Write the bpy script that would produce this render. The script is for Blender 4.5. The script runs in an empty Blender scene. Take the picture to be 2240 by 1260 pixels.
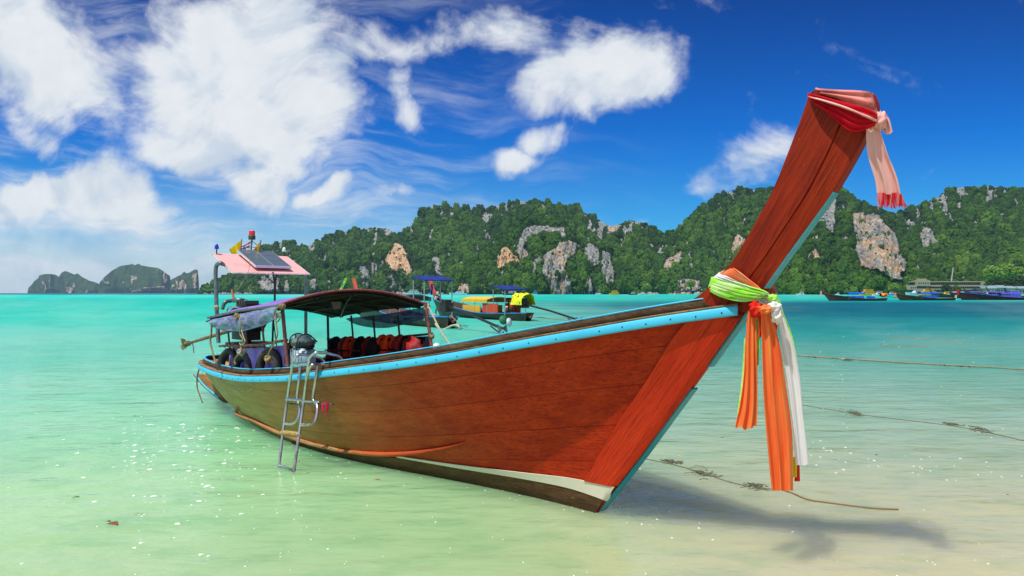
import bpy, bmesh, math, random
import numpy as np
from mathutils import Vector, Matrix
from mathutils.bvhtree import BVHTree
random.seed(7); rng = np.random.default_rng(11)
sc = bpy.context.scene
COL = sc.collection
R = math.radians

# ------------------------------------------------------------------ camera
CH, F, CX, HY = 1.6, 1500.0, 1120.0, 641.0        # eye height, focal length in photo pixels, centre, horizon row
cam = bpy.data.cameras.new('camera'); camo = bpy.data.objects.new('camera', cam); COL.objects.link(camo)
camo.location = (0, 0, CH); camo.rotation_euler = (R(90), 0, 0)
cam.sensor_width = 36; cam.lens = 36 * F / 2240; cam.shift_y = (HY - 630) / 2240
cam.clip_start = .05; cam.clip_end = 40000
sc.camera = camo

# ------------------------------------------------------------------ light
SUN = Vector((-.362, -.346, 1.06)).normalized()      # direction towards the sun
sun_el = math.asin(SUN.z); sun_az = math.atan2(SUN.x, SUN.y)
sl = bpy.data.lights.new('sun', 'SUN'); sl.energy = 4.5; sl.angle = R(.53); sl.color = (1, .955, .89)
so = bpy.data.objects.new('sun', sl); COL.objects.link(so); so.rotation_euler = SUN.to_track_quat('Z', 'Y').to_euler()
so.location = (0, 0, 50)
sc.view_settings.view_transform = 'Standard'; sc.view_settings.look = 'None'
sc.view_settings.exposure = 0; sc.view_settings.gamma = 1; sc.view_settings.use_curve_mapping = False
sc.render.engine = 'CYCLES'
sc.cycles.max_bounces = 8; sc.cycles.transparent_max_bounces = 16; sc.cycles.volume_bounces = 1
sc.cycles.caustics_reflective = False; sc.cycles.caustics_refractive = False

def lin(r, g, b):
    f = lambda c: (c / 255 / 12.92) if c / 255 <= .04045 else ((c / 255 + .055) / 1.055) ** 2.4
    return (f(r), f(g), f(b), 1)

class N:
    """small node-tree writer"""
    def __init__(s, tree): s.t = tree; s.n = tree.nodes; s.l = tree.links
    def add(s, typ, ins=None, **kw):
        n = s.n.new(typ)
        for k, v in kw.items(): setattr(n, k, v)
        if ins:
            for k, v in ins.items(): s.set(n.inputs[k], v)
        return n
    def set(s, sock, v):
        if isinstance(v, bpy.types.Node): v = v.outputs[0]
        if isinstance(v, bpy.types.NodeSocket): s.l.new(v, sock)
        else:
            if sock.type == 'RGBA' and not hasattr(v, '__len__'): v = (v, v, v, 1)
            if sock.type == 'RGBA' and len(v) == 3: v = (*v, 1)
            sock.default_value = v
    def m(s, op, a, b=0., c=0., clamp=False): return s.add('ShaderNodeMath', {0: a, 1: b, 2: c}, operation=op, use_clamp=clamp).outputs[0]
    def v(s, op, a, b=(0, 0, 0)):
        n = s.add('ShaderNodeVectorMath', {0: a, 1: b}, operation=op)
        return n.outputs['Value'] if op in ('LENGTH', 'DOT_PRODUCT') else n.outputs[0]
    def mix(s, f, a, b, bt='MIX'):
        n = s.add('ShaderNodeMix', data_type='RGBA', blend_type=bt)
        s.set(n.inputs[0], f); s.set(n.inputs[6], a); s.set(n.inputs[7], b); return n.outputs[2]
    def noise(s, vec=None, scale=5., detail=4., rough=.5, out=0, dist=0., dim='3D'):
        n = s.add('ShaderNodeTexNoise', {'Scale': scale, 'Detail': detail, 'Roughness': rough, 'Distortion': dist}, noise_dimensions=dim)
        if vec is not None: s.set(n.inputs['Vector'], vec)
        return n.outputs[out]
    def map(s, x, a, b, c=0., d=1., smooth=False):
        n = s.add('ShaderNodeMapRange', {0: x, 1: a, 2: b, 3: c, 4: d}, clamp=True)
        if smooth: n.interpolation_type = 'SMOOTHSTEP'
        return n.outputs[0]
    def ramp(s, x, stops, interp='LINEAR'):
        n = s.add('ShaderNodeValToRGB', {0: x}); cr = n.color_ramp; cr.interpolation = interp
        while len(cr.elements) < len(stops): cr.elements.new(.5)
        for e, (p, c) in zip(cr.elements, stops):
            e.position = p; e.color = c if len(c) == 4 else (*c, 1)
        return n.outputs[0]
    def mapping(s, vec, loc=(0, 0, 0), rot=(0, 0, 0), scale=(1, 1, 1), typ='POINT'):
        return s.add('ShaderNodeMapping', {'Vector': vec, 'Location': loc, 'Rotation': rot, 'Scale': scale}, vector_type=typ).outputs[0]

# ------------------------------------------------------------------ sky and clouds
world = bpy.data.worlds.new('World'); sc.world = world; world.use_nodes = True
w = N(world.node_tree); world.node_tree.nodes.clear()
sky = w.add('ShaderNodeTexSky', sky_type='NISHITA'); sky.sun_disc = False
sky.sun_elevation = sun_el; sky.sun_rotation = sun_az; sky.altitude = 0; sky.air_density = 1.0; sky.dust_density = .3; sky.ozone_density = 3.0
d = w.add('ShaderNodeTexCoord').outputs['Generated']
sep = w.add('ShaderNodeSeparateXYZ', {0: d})
ysafe = w.m('MAXIMUM', sep.outputs[1], .15)
px_ = w.m('DIVIDE', sep.outputs[0], ysafe); pz_ = w.m('DIVIDE', sep.outputs[2], ysafe)
p = w.add('ShaderNodeCombineXYZ', {0: px_, 1: pz_}).outputs[0]
front = w.map(sep.outputs[1], .1, .3)
def warp(vec, scale, amp, detail=3):
    nn = w.noise(vec, scale, detail, .55, out=1)
    return w.v('ADD', vec, w.v('MULTIPLY', w.v('SUBTRACT', nn, (.5, .5, .5)), (amp, amp, 0)))
pw = warp(warp(p, 3.2, .16), 11, .055, 4)
blobs = [  # centre x, y, radius x, y (photo pixels), turn, strength
 (50,110,240,135,-28,1.15),(250,60,90,60,20,.5),(700,170,110,130,14,.8),(740,280,90,70,-20,.7),(820,110,150,60,5,.5),(160,195,150,75,-18,.9),(30,20,90,60,0,.35),
 (500,150,215,150,12,1.25),(560,90,130,90,20,.9),(620,260,200,105,6,1.1),(350,190,110,80,0,.75),(470,330,180,70,-14,.95),(560,385,90,62,-20,.95),
 (180,440,215,62,-4,1.1),(290,430,105,66,-20,1.0),(40,420,130,50,0,.7),
 (70,300,110,42,-36,.62),(20,250,70,40,0,.4),
 (885,250,48,98,14,.72),(810,250,60,100,28,.45),
 (1090,85,165,82,-8,.66),(900,125,260,50,4,.55),(1250,330,40,24,0,.3),(1170,60,60,50,0,.5),
 (1330,150,128,88,8,1.2),(1230,190,100,75,0,1.0),(1390,180,82,76,0,1.0),(1300,215,110,48,0,.85),
 (1110,350,74,30,8,.8),(1190,305,74,30,20,.72),(1240,285,40,24,0,.35),
 (1540,385,120,46,10,.60),(1660,345,105,52,24,.58),(1330,315,26,30,0,.22),(1300,388,40,14,0,.22),
 (725,412,80,24,0,.78),(775,395,40,28,20,.7),(885,430,46,28,0,.55),
 (2150,115,90,34,8,.24),(2230,160,60,60,0,.30),(2240,402,60,16,0,.4),
]
dens = None
for (cx, cy, rx, ry, rot, st) in blobs:
    q = w.mapping(pw, loc=((cx - CX) / F, (HY - cy) / F, 0), rot=(0, 0, R(rot)), scale=(rx / F, ry / F, 1), typ='TEXTURE')
    r2 = w.v('DOT_PRODUCT', q, q)
    g = w.m('MULTIPLY', w.m('EXPONENT', w.m('MULTIPLY', r2, -.85)), st * 1.05)
    dens = g if dens is None else w.m('SMOOTH_MAX', dens, g, .15)
fb = w.noise(w.mapping(p, scale=(1, 1.15, 1)), 6.0, 12, .585, dist=.55)
fb2 = w.noise(w.mapping(p, loc=(.02, .035, 0), scale=(1, 1.15, 1)), 6.0, 5, .55, dist=.55)
fine = w.noise(p, 26, 8, .62)
dd = w.m('ADD', dens, w.m('ADD', w.m('MULTIPLY', w.m('SUBTRACT', fb, .5), 1.75), w.m('MULTIPLY', w.m('SUBTRACT', fine, .5), .45)))
alpha = w.map(dd, .28, .84, smooth=True)
# thin streaky cirrus, strongest low on the left
st_n = w.noise(w.mapping(warp(p, 2.5, .2), rot=(0, 0, R(8)), scale=(1.6, 9, 1)), 2.2, 9, .62)
low = w.m('MULTIPLY', w.map(px_, .25, -.55), w.map(pz_, .36, .03))
wisp = w.m('MULTIPLY', w.map(st_n, .42, .75, smooth=True), w.m('ADD', w.m('MULTIPLY', low, .75), w.map(px_, .12, -.25, .0, .55)))
veil = w.m('MULTIPLY', w.map(px_, .15, -.7), w.map(pz_, .20, .0, 0, .80, smooth=True))
alpha = w.m('MAXIMUM', alpha, w.m('MAXIMUM', wisp, 0.))
alpha = w.m('SUBTRACT', 1., w.m('MULTIPLY', w.m('SUBTRACT', 1., alpha), w.m('SUBTRACT', 1., veil)))
alpha = w.m('MULTIPLY', alpha, front)
# clouds in the unseen sky behind the camera, thickened to whiten the shadow fill
bn = w.noise(d, 2.2, 8, .6)
alpha = w.m('ADD', alpha, w.m('MULTIPLY', w.m('SUBTRACT', 1., front), w.map(bn, .40, .62, 0, .9, smooth=True)))
alpha = w.m('MULTIPLY', alpha, w.map(sep.outputs[2], -.03, .0))
shade = w.map(w.m('SUBTRACT', fb2, fb), -.05, .16, 0, 1, smooth=True)
core = w.map(dd, .6, 1.6, smooth=True)
ccol = w.mix(w.m('MULTIPLY', shade, .7), (9.4, 9.7, 10.1, 1), (5.6, 6.8, 8.4, 1))
ccol = w.mix(w.map(w.m('SUBTRACT', fine, .5), -.15, .2, .0, .25), ccol, (6.2, 7.1, 8.2, 1))
hs = w.add('ShaderNodeHueSaturation', {'Saturation': 1.25, 'Value': 1.0, 'Color': sky})
elev_t = w.ramp(pz_, [(0, (.70, 1.05, 1.25)), (.09, (.16, .88, 1.42)), (.24, (.0, .60, 1.36)), (.45, (.0, .30, .84))])
skyc = w.mix(1., hs, w.mix(front, (.5, .8, 1.1, 1), elev_t), 'MULTIPLY')
bg = w.add('ShaderNodeBackground', {'Color': w.mix(alpha, skyc, ccol), 'Strength': .088})
w.l.new(bg.outputs[0], w.add('ShaderNodeOutputWorld').inputs[0])

# ------------------------------------------------------------------ mesh helpers
def tag(o, label=None, cat=None, group=None, kind=None):
    if label: o['label'] = label
    if cat: o['category'] = cat
    if group: o['group'] = group
    if kind: o['kind'] = kind
    return o
def empty(name, loc, rz=0, **kw):
    o = bpy.data.objects.new(name, None); COL.objects.link(o); o.location = loc; o.rotation_euler = (0, 0, rz)
    o.empty_display_size = .2
    return tag(o, **kw)
def link(name, me, parent=None, m=None):
    o = bpy.data.objects.new(name, me); COL.objects.link(o)
    if m is not None:
        me.materials.clear(); me.materials.append(m)
    if parent is not None: o.parent = parent
    return o
def root_loc(p):
    while p is not None and p.parent is not None: p = p.parent
    return Vector((0, 0, 0)) if p is None else Vector(p.location)
class MB:
    def __init__(s): s.v = []; s.f = []; s.sm = []
    def add(s, vs, fs, smooth=False):
        k = len(s.v); s.v += [tuple(q) for q in vs]; s.f += [tuple(i + k for i in f) for f in fs]; s.sm += [smooth] * len(fs); return s
    def box(s, c, size, rot=None):
        c = Vector(c); h = [x / 2 for x in size]; M = rot or Matrix.Identity(3)
        vs = [c + M @ Vector((a * h[0], b * h[1], e * h[2])) for a in (-1, 1) for b in (-1, 1) for e in (-1, 1)]
        return s.add(vs, [(0, 1, 3, 2), (4, 6, 7, 5), (0, 4, 5, 1), (2, 3, 7, 6), (0, 2, 6, 4), (1, 5, 7, 3)])
    def tube(s, pts, r, n=8, cap=True):
        pts = [Vector(q) for q in pts]; rs = r if hasattr(r, '__len__') else [r] * len(pts)
        vs = []; prev = None
        for i, q in enumerate(pts):
            t = (pts[min(i + 1, len(pts) - 1)] - pts[max(i - 1, 0)])
            t = t.normalized() if t.length > 1e-9 else Vector((0, 0, 1))
            if prev is None:
                a = t.cross(Vector((0, 0, 1)));
                if a.length < .1: a = t.cross(Vector((1, 0, 0)))
                a.normalize()
            else:
                a = prev - t * prev.dot(t); a.normalize()
            prev = a; b = t.cross(a)
            vs += [q + (a * math.cos(2 * math.pi * j / n) + b * math.sin(2 * math.pi * j / n)) * rs[i] for j in range(n)]
        fs = [(i * n + j, i * n + (j + 1) % n, (i + 1) * n + (j + 1) % n, (i + 1) * n + j) for i in range(len(pts) - 1) for j in range(n)]
        s.add(vs, fs, True)
        if cap: s.add(vs[:n], [tuple(range(n))][::-1]); s.add(vs[-n:], [tuple(range(n))])
        return s
    def grid(s, P, smooth=True, closed=False, flip=False):
        P = np.asarray(P); a, b = P.shape[:2]
        fs = []
        for i in range(a - 1):
            for j in range(b if closed else b - 1):
                j2 = (j + 1) % b
                q = (i * b + j, i * b + j2, (i + 1) * b + j2, (i + 1) * b + j)
                fs.append(q[::-1] if flip else q)
        return s.add(P.reshape(-1, 3), fs, smooth)
    def slab(s, P, t, smooth=True):
        """a grid P (a,b,3) given thickness t against its normal"""
        P = np.asarray(P, float); a, b = P.shape[:2]
        du = np.gradient(P, axis=0); dv = np.gradient(P, axis=1); n = np.cross(du, dv); n /= np.linalg.norm(n, axis=2, keepdims=True) + 1e-9
        Q = P - n * t
        s.grid(P, smooth, flip=False); s.grid(Q, smooth, flip=True)
        for L in ((P[0], Q[0]), (Q[-1], P[-1]), (Q[:, 0], P[:, 0]), (P[:, -1], Q[:, -1])):
            s.grid(np.stack([L[1], L[0]]), False)
        return s
    def prism(s, pts, ext):
        """closed polygon pts extruded by vector ext"""
        n = len(pts); e = Vector(ext); vs = [Vector(q) for q in pts]; vs += [q + e for q in vs]
        return s.add(vs, [tuple(range(n))[::-1], tuple(range(n, 2 * n))] + [(i, (i + 1) % n, n + (i + 1) % n, n + i) for i in range(n)])
    def lathe(s, prof, c, axis=(0, 0, 1), n=14):
        z = Vector(axis).normalized(); x = z.orthogonal().normalized(); y = z.cross(x); c = Vector(c); vs = []
        for (r, h) in prof: vs += [c + z * h + (x * math.cos(2 * math.pi * j / n) + y * math.sin(2 * math.pi * j / n)) * r for j in range(n)]
        fs = [(i * n + j, i * n + (j + 1) % n, (i + 1) * n + (j + 1) % n, (i + 1) * n + j) for i in range(len(prof) - 1) for j in range(n)]
        return s.add(vs, fs, True)
    def mesh(s, name, org=(0, 0, 0)):
        me = bpy.data.meshes.new(name); o = Vector(org)
        me.from_pydata([tuple(Vector(q) - o) for q in s.v], [], s.f); me.polygons.foreach_set('use_smooth', s.sm)
        me.update(); return me
    def build(s, name, m, parent=None, label=None):
        o = link(name, s.mesh(name, root_loc(parent) if parent is not None and not getattr(s, 'local', False) else (0, 0, 0)), parent, m)
        if label: o['label'] = label
        return o
    def thing(s, name, m, **kw):
        """one mesh that is a thing: origin at its lowest middle point"""
        V = np.array([tuple(q) for q in s.v]); org = Vector(((V[:, 0].min() + V[:, 0].max()) / 2, (V[:, 1].min() + V[:, 1].max()) / 2, V[:, 2].min()))
        o = link(name, s.mesh(name, org), None, m); o.location = org; return tag(o, **kw)

def vnoise(x, y, seed=0):
    xi = np.floor(x).astype(np.int64); yi = np.floor(y).astype(np.int64); xf = x - xi; yf = y - yi
    def h(a, b):
        n = (a * 374761393 + b * 668265263 + seed * 974711 + 1013904223) & 0xffffffff
        n = ((n ^ (n >> 13)) * 1274126177) & 0xffffffff
        n = ((n ^ (n >> 16)) * 2246822519) & 0xffffffff
        return ((n ^ (n >> 15)) & 0xffffff) / float(0xffffff)
    u = xf * xf * (3 - 2 * xf); v = yf * yf * (3 - 2 * yf)
    return (h(xi, yi) * (1 - u) + h(xi + 1, yi) * u) * (1 - v) + (h(xi, yi + 1) * (1 - u) + h(xi + 1, yi + 1) * u) * v
def fbm(x, y, oct=4, seed=0, gain=.5):
    s = 0; a = 1; t = 0
    for k in range(oct): s = s + a * vnoise(x * 2 ** k, y * 2 ** k, seed + k * 17); t += a; a *= gain
    return s / t

# ------------------------------------------------------------------ materials
MATS = {}
def mat(name, color=(.5, .5, .5), rough=.5, metal=0., col2=None, nscale=8., stretch=None, bump=0., bscale=40., spec=.5, coat=0., nlo=.35, nhi=.65, sss=0., trans=0.):
    if name in MATS: return MATS[name]
    m = bpy.data.materials.new(name); m.use_nodes = True; n = N(m.node_tree); b = m.node_tree.nodes['Principled BSDF']
    tc = n.add('ShaderNodeTexCoord').outputs['Object']
    vec = n.mapping(tc, scale=stretch) if stretch else tc
    b.inputs['Roughness'].default_value = rough; b.inputs['Metallic'].default_value = metal
    b.inputs['Specular IOR Level'].default_value = spec; b.inputs['Coat Weight'].default_value = coat; b.inputs['Coat Roughness'].default_value = .15
    if trans: b.inputs['Transmission Weight'].default_value = trans
    c = color if len(color) == 4 else (*color, 1)
    if col2 is not None: n.set(b.inputs['Base Color'], n.mix(n.map(n.noise(vec, nscale, 6, .6), nlo, nhi), c, col2))
    else: b.inputs['Base Color'].default_value = c
    if bump:
        bp = n.add('ShaderNodeBump', {'Strength': bump, 'Distance': .02, 'Height': n.noise(vec, bscale, 5, .6)})
        n.set(b.inputs['Normal'], bp)
    MATS[name] = m; return m
def srgb(r, g, b, k=1.0):
    c = lin(r, g, b); return (c[0] * k, c[1] * k, c[2] * k, 1)

# ================================================================== SETTING
# ------------------------------------------------------------------ limestone hills
def in_poly(x, y, poly):
    c = np.zeros(x.shape, bool); n = len(poly); j = n - 1
    for i in range(n):
        xi, yi = poly[i]; xj, yj = poly[j]
        if yi != yj:
            c ^= ((yi > y) != (yj > y)) & (x < (xj - xi) * (y - yi) / (yj - yi) + xi)
        j = i
    return c
RIDGE = [(436,641.5),(442,636),(450,628),(470,618),(490,608),(520,585),(560,548),(575,541),(600,530),(620,525),(640,530),(650,536),(660,535),(672,538),(680,531),(700,521),(720,513),(750,505),(770,502),(800,497),(830,495),(855,500),(862,508),(870,510),(882,502),(900,492),(906,479),(925,459),(950,447),(970,447),(990,452),(1015,460),(1035,459),(1060,455),(1090,445),(1130,438),(1170,436),(1200,440),(1230,447),(1265,455),(1290,468),(1310,480),(1330,490),(1345,490),(1360,486),(1380,479),(1400,484),(1425,492),(1440,502),(1450,512),(1465,508),(1480,500),(1498,493),(1505,480),(1520,460),(1540,445),(1570,425),(1600,417),(1640,413),(1680,414),(1710,424),(1750,425),(1800,412),(1838,406),(1860,418),(1880,437),(1893,446),(1920,452),(1940,459),(1960,463),(1975,461),(1990,453),(2020,445),(2045,432),(2070,415),(2100,407),(2140,404),(2170,406),(2200,408),(2240,412),(2320,425),(2420,450),(2560,470),(2700,520),(2900,600)]
FRONT = [(980,641),(1000,600),(1040,560),(1085,520),(1120,492),(1150,476),(1190,467),(1225,473),(1245,490),(1262,520),(1300,532),(1340,545),(1372,590),(1400,641)]
FRONT2 = [(1640,641),(1660,600),(1700,560),(1760,520),(1800,500),(1835,470),(1862,462),(1890,463),(1930,472),(1958,512),(1985,565),(2030,590),(2080,600),(2160,592),(2230,575),(2300,590),(2400,620),(2450,641)]
FRONT0 = [(560,641),(580,612),(620,590),(690,575),(740,560),(800,555),(850,545),(900,560),(940,575),(970,600),(1000,641)]
ROCKS = [  # outline in photo pixels, orange amount, how far the face stands out
 ([(862,533),(875,535),(885,548),(895,570),(902,595),(893,605),(880,597),(860,592),(847,580),(845,565),(852,550)],.75,8),
 ([(1105,541),(1118,548),(1133,565),(1130,575),(1110,582),(1088,588),(1085,570),(1090,555)],1.0,6),
 ([(1215,545),(1200,550),(1188,565),(1184,595),(1200,620),(1205,641),(1252,641),(1248,615),(1235,590),(1240,570),(1258,555),(1262,535),(1245,523),(1225,528)],.35,14),
 ([(1282,535),(1295,533),(1310,545),(1312,575),(1300,585),(1290,575),(1280,560),(1278,545)],.12,8),
 ([(1318,549),(1333,555),(1342,590),(1345,615),(1330,625),(1318,610),(1314,580)],.05,16),
 ([(1150,498),(1165,493),(1200,495),(1235,498),(1238,519),(1215,516),(1190,506),(1158,520),(1142,548),(1133,530)],.15,4),
 ([(1455,568),(1475,560),(1492,548),(1498,560),(1485,582),(1465,594),(1450,592)],.5,6),
 ([(1486,610),(1510,610),(1530,615),(1537,637),(1490,638),(1481,622)],.3,8),
 ([(1610,515),(1628,512),(1628,530),(1605,562),(1592,568),(1600,540)],.5,6),
 ([(1805,432),(1827,438),(1829,470),(1822,512),(1812,502),(1800,490),(1780,490),(1788,458)],.05,10),
 ([(1868,466),(1885,463),(1895,470),(1920,468),(1930,480),(1945,500),(1958,515),(1968,540),(1965,555),(1980,570),(1983,593),(1972,598),(1975,613),(1950,612),(1940,600),(1920,590),(1905,590),(1885,583),(1878,565),(1873,550),(1872,520),(1868,500)],.4,20),
 ([(2018,496),(2038,500),(2045,516),(2060,528),(2050,537),(2035,532),(2030,542),(2018,537),(2010,522)],.15,5),
 ([(1782,541),(1790,553),(1800,568),(1780,572),(1760,567),(1772,555)],.6,5),
 ([(575,601),(595,598),(612,612),(610,638),(575,638),(563,620)],.12,8),
 ([(620,605),(632,608),(634,638),(622,638)],.2,6),([(790,580),(805,590),(812,615),(805,632),(790,625),(783,600)],.1,6),([(814,575),(826,580),(826,610),(815,608)],.05,5),
 ([(1003,620),(1018,617),(1028,628),(1027,641),(1000,641)],.5,6),([(948,563),(962,565),(973,595),(968,603),(950,600)],.05,6),
 ([(1165,575),(1178,560),(1183,572),(1172,597),(1163,600)],.05,6),([(1285,600),(1292,610),(1298,638),(1285,638),(1280,620)],.2,5),
 ([(1330,483),(1345,489),(1364,484),(1360,500),(1342,510),(1330,505)],.45,5),([(704,588),(712,590),(716,606),(708,602)],.4,4),([(726,584),(736,590),(745,607),(738,603)],.3,4),
 ([(1665,575),(1680,560),(1690,570),(1680,600),(1668,602)],.5,5),([(675,615),(690,612),(694,636),(676,636)],.05,6),([(714,620),(722,612),(724,632),(716,634)],.1,5),
 ([(855,625),(872,618),(884,630),(884,641),(855,641)],.1,5),([(1128,548),(1135,540),(1152,545),(1160,560),(1150,572),(1138,568)],.35,4),
 ([(2066,598),(2072,598),(2071,612),(2066,612)],.3,3),([(1052,470),(1075,468),(1078,484),(1062,490)],.05,3),([(1436,545),(1448,540),(1452,556),(1440,560)],.05,3),
]
ROCKMAT = None
def rock_material():
    m = bpy.data.materials.new('limestone_and_soil'); m.use_nodes = True; n = N(m.node_tree); b = m.node_tree.nodes['Principled BSDF']
    pos = n.add('ShaderNodeNewGeometry').outputs['Position']
    rock = n.add('ShaderNodeAttribute', attribute_name='rock').outputs['Fac']
    org = n.add('ShaderNodeAttribute', attribute_name='warm').outputs['Fac']
    st = n.mapping(pos, scale=(1, 1, .16))
    n1 = n.noise(st, .11, 8, .65); n2 = n.noise(pos, .05, 5, .6); n3 = n.noise(st, .35, 6, .7)
    grey = n.mix(n.map(n1, .35, .65), srgb(120, 126, 128), srgb(206, 202, 192))
    grey = n.mix(n.map(n3, .46, .6, 0, .85), grey, srgb(62, 68, 72))
    warm = n.mix(n.map(n1, .3, .68), srgb(214, 140, 84), srgb(240, 218, 178))
    warm = n.mix(n.map(n3, .48, .62, 0, .75), warm, srgb(104, 96, 88))
    c = n.mix(n.map(n.m('ADD', org, n.m('MULTIPLY', n.m('SUBTRACT', n2, .5), 1.8)), .25, .75), grey, warm)
    soil = n.mix(n.map(n.noise(pos, .08, 5), .35, .65), (.012, .022, .008, 1), (.03, .05, .014, 1))
    fac = n.map(n.m('ADD', rock, n.m('MULTIPLY', n.m('SUBTRACT', n.noise(pos, .16, 5, .7), .5), .9)), .42, .56)
    n.set(b.inputs['Base Color'], n.mix(fac, soil, c))
    b.inputs['Roughness'].default_value = .95; b.inputs['Specular IOR Level'].default_value = .1
    n.set(b.inputs['Normal'], n.add('ShaderNodeBump', {'Strength': 1., 'Distance': 5., 'Height': n.m('ADD', n1, n3)}))
    return m
def leaf_material(name, cols, haze=0):
    m = bpy.data.materials.new(name); m.use_nodes = True; n = N(m.node_tree); b = m.node_tree.nodes['Principled BSDF']
    rnd = n.add('ShaderNodeObjectInfo').outputs['Random']
    tint = n.add('ShaderNodeAttribute', attribute_name='tint', attribute_type='INSTANCER').outputs['Fac']
    pos = n.add('ShaderNodeNewGeometry').outputs['Position']
    c = n.ramp(n.m('ADD', n.m('MULTIPLY', rnd, .55), n.m('MULTIPLY', tint, .45)), cols)
    c = n.mix(n.map(n.noise(pos, .8, 4, .7), .35, .65, 0, .5), c, (.02, .045, .008, 1))
    n.set(b.inputs['Base Color'], c); b.inputs['Roughness'].default_value = .8; b.inputs['Specular IOR Level'].default_value = .12
    return m
LEAF = [(0, (.010, .028, .007)), (.3, (.022, .062, .008)), (.55, (.048, .115, .010)), (.8, (.088, .175, .014)), (1, (.15, .22, .035))]
leafm = leaf_material('jungle_leaves', LEAF)

def crown_scatter(name, pts, scale, tint, m, label):
    """thousands of jungle crowns grown on points: one stuff object"""
    me = bpy.data.meshes.new(name); me.from_pydata([tuple(q) for q in pts], [], [])
    a = me.attributes.new('scale', 'FLOAT', 'POINT'); a.data.foreach_set('value', scale.astype(np.float32))
    a = me.attributes.new('tint', 'FLOAT', 'POINT'); a.data.foreach_set('value', tint.astype(np.float32))
    a = me.attributes.new('spin', 'FLOAT', 'POINT'); a.data.foreach_set('value', (rng.random(len(pts)) * 6.28).astype(np.float32))
    o = link(name, me, None, None); tag(o, kind='stuff', label=label, cat='jungle')
    g = bpy.data.node_groups.new(name + '_growth', 'GeometryNodeTree')
    g.interface.new_socket('Geometry', in_out='INPUT', socket_type='NodeSocketGeometry'); g.interface.new_socket('Geometry', in_out='OUTPUT', socket_type='NodeSocketGeometry')
    n = N(g); gi = n.add('NodeGroupInput'); go = n.add('NodeGroupOutput')
    g2i = n.add('GeometryNodeGeometryToInstance')
    for k in range(5):
        ico = n.add('GeometryNodeMeshIcoSphere', {'Radius': 1., 'Subdivisions': 3})
        pos = n.add('GeometryNodeInputPosition').outputs[0]
        off = n.v('ADD', pos, (k * 7.3, k * 3.1, 2.))
        nz = n.noise(off, 1.5, 3., .75); nz2 = n.noise(off, 4.0, 2., .8)
        amp = n.m('ADD', n.m('MULTIPLY', n.m('SUBTRACT', nz, .5), 1.9), n.m('MULTIPLY', n.m('SUBTRACT', nz2, .5), 1.1))
        sp = n.add('GeometryNodeSetPosition', {'Geometry': ico.outputs[0], 'Offset': n.add('ShaderNodeVectorMath', {0: pos, 'Scale': amp}, operation='SCALE').outputs[0]})
        tr = n.add('GeometryNodeTransform', {'Geometry': sp, 'Scale': (1, 1, .72 + .16 * k), 'Translation': (0, 0, .25)})
        sm = n.add('GeometryNodeSetMaterial', {'Geometry': tr, 'Material': m})
        ss = n.add('GeometryNodeSetShadeSmooth', {'Geometry': sm, 'Shade Smooth': False})
        n.l.new(ss.outputs[0], g2i.inputs[0])
    na = lambda nm: n.add('GeometryNodeInputNamedAttribute', {'Name': nm}, data_type='FLOAT').outputs[0]
    rz = n.add('ShaderNodeCombineXYZ', {2: na('spin')}).outputs[0]
    ip = n.add('GeometryNodeInstanceOnPoints', {'Points': gi.outputs[0], 'Instance': g2i, 'Pick Instance': True, 'Scale': na('scale'), 'Rotation': rz})
    n.l.new(ip.outputs[0], go.inputs[0])
    mod = o.modifiers.new('growth', 'NODES'); mod.node_group = g
    me.materials.append(m)
    return o

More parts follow.
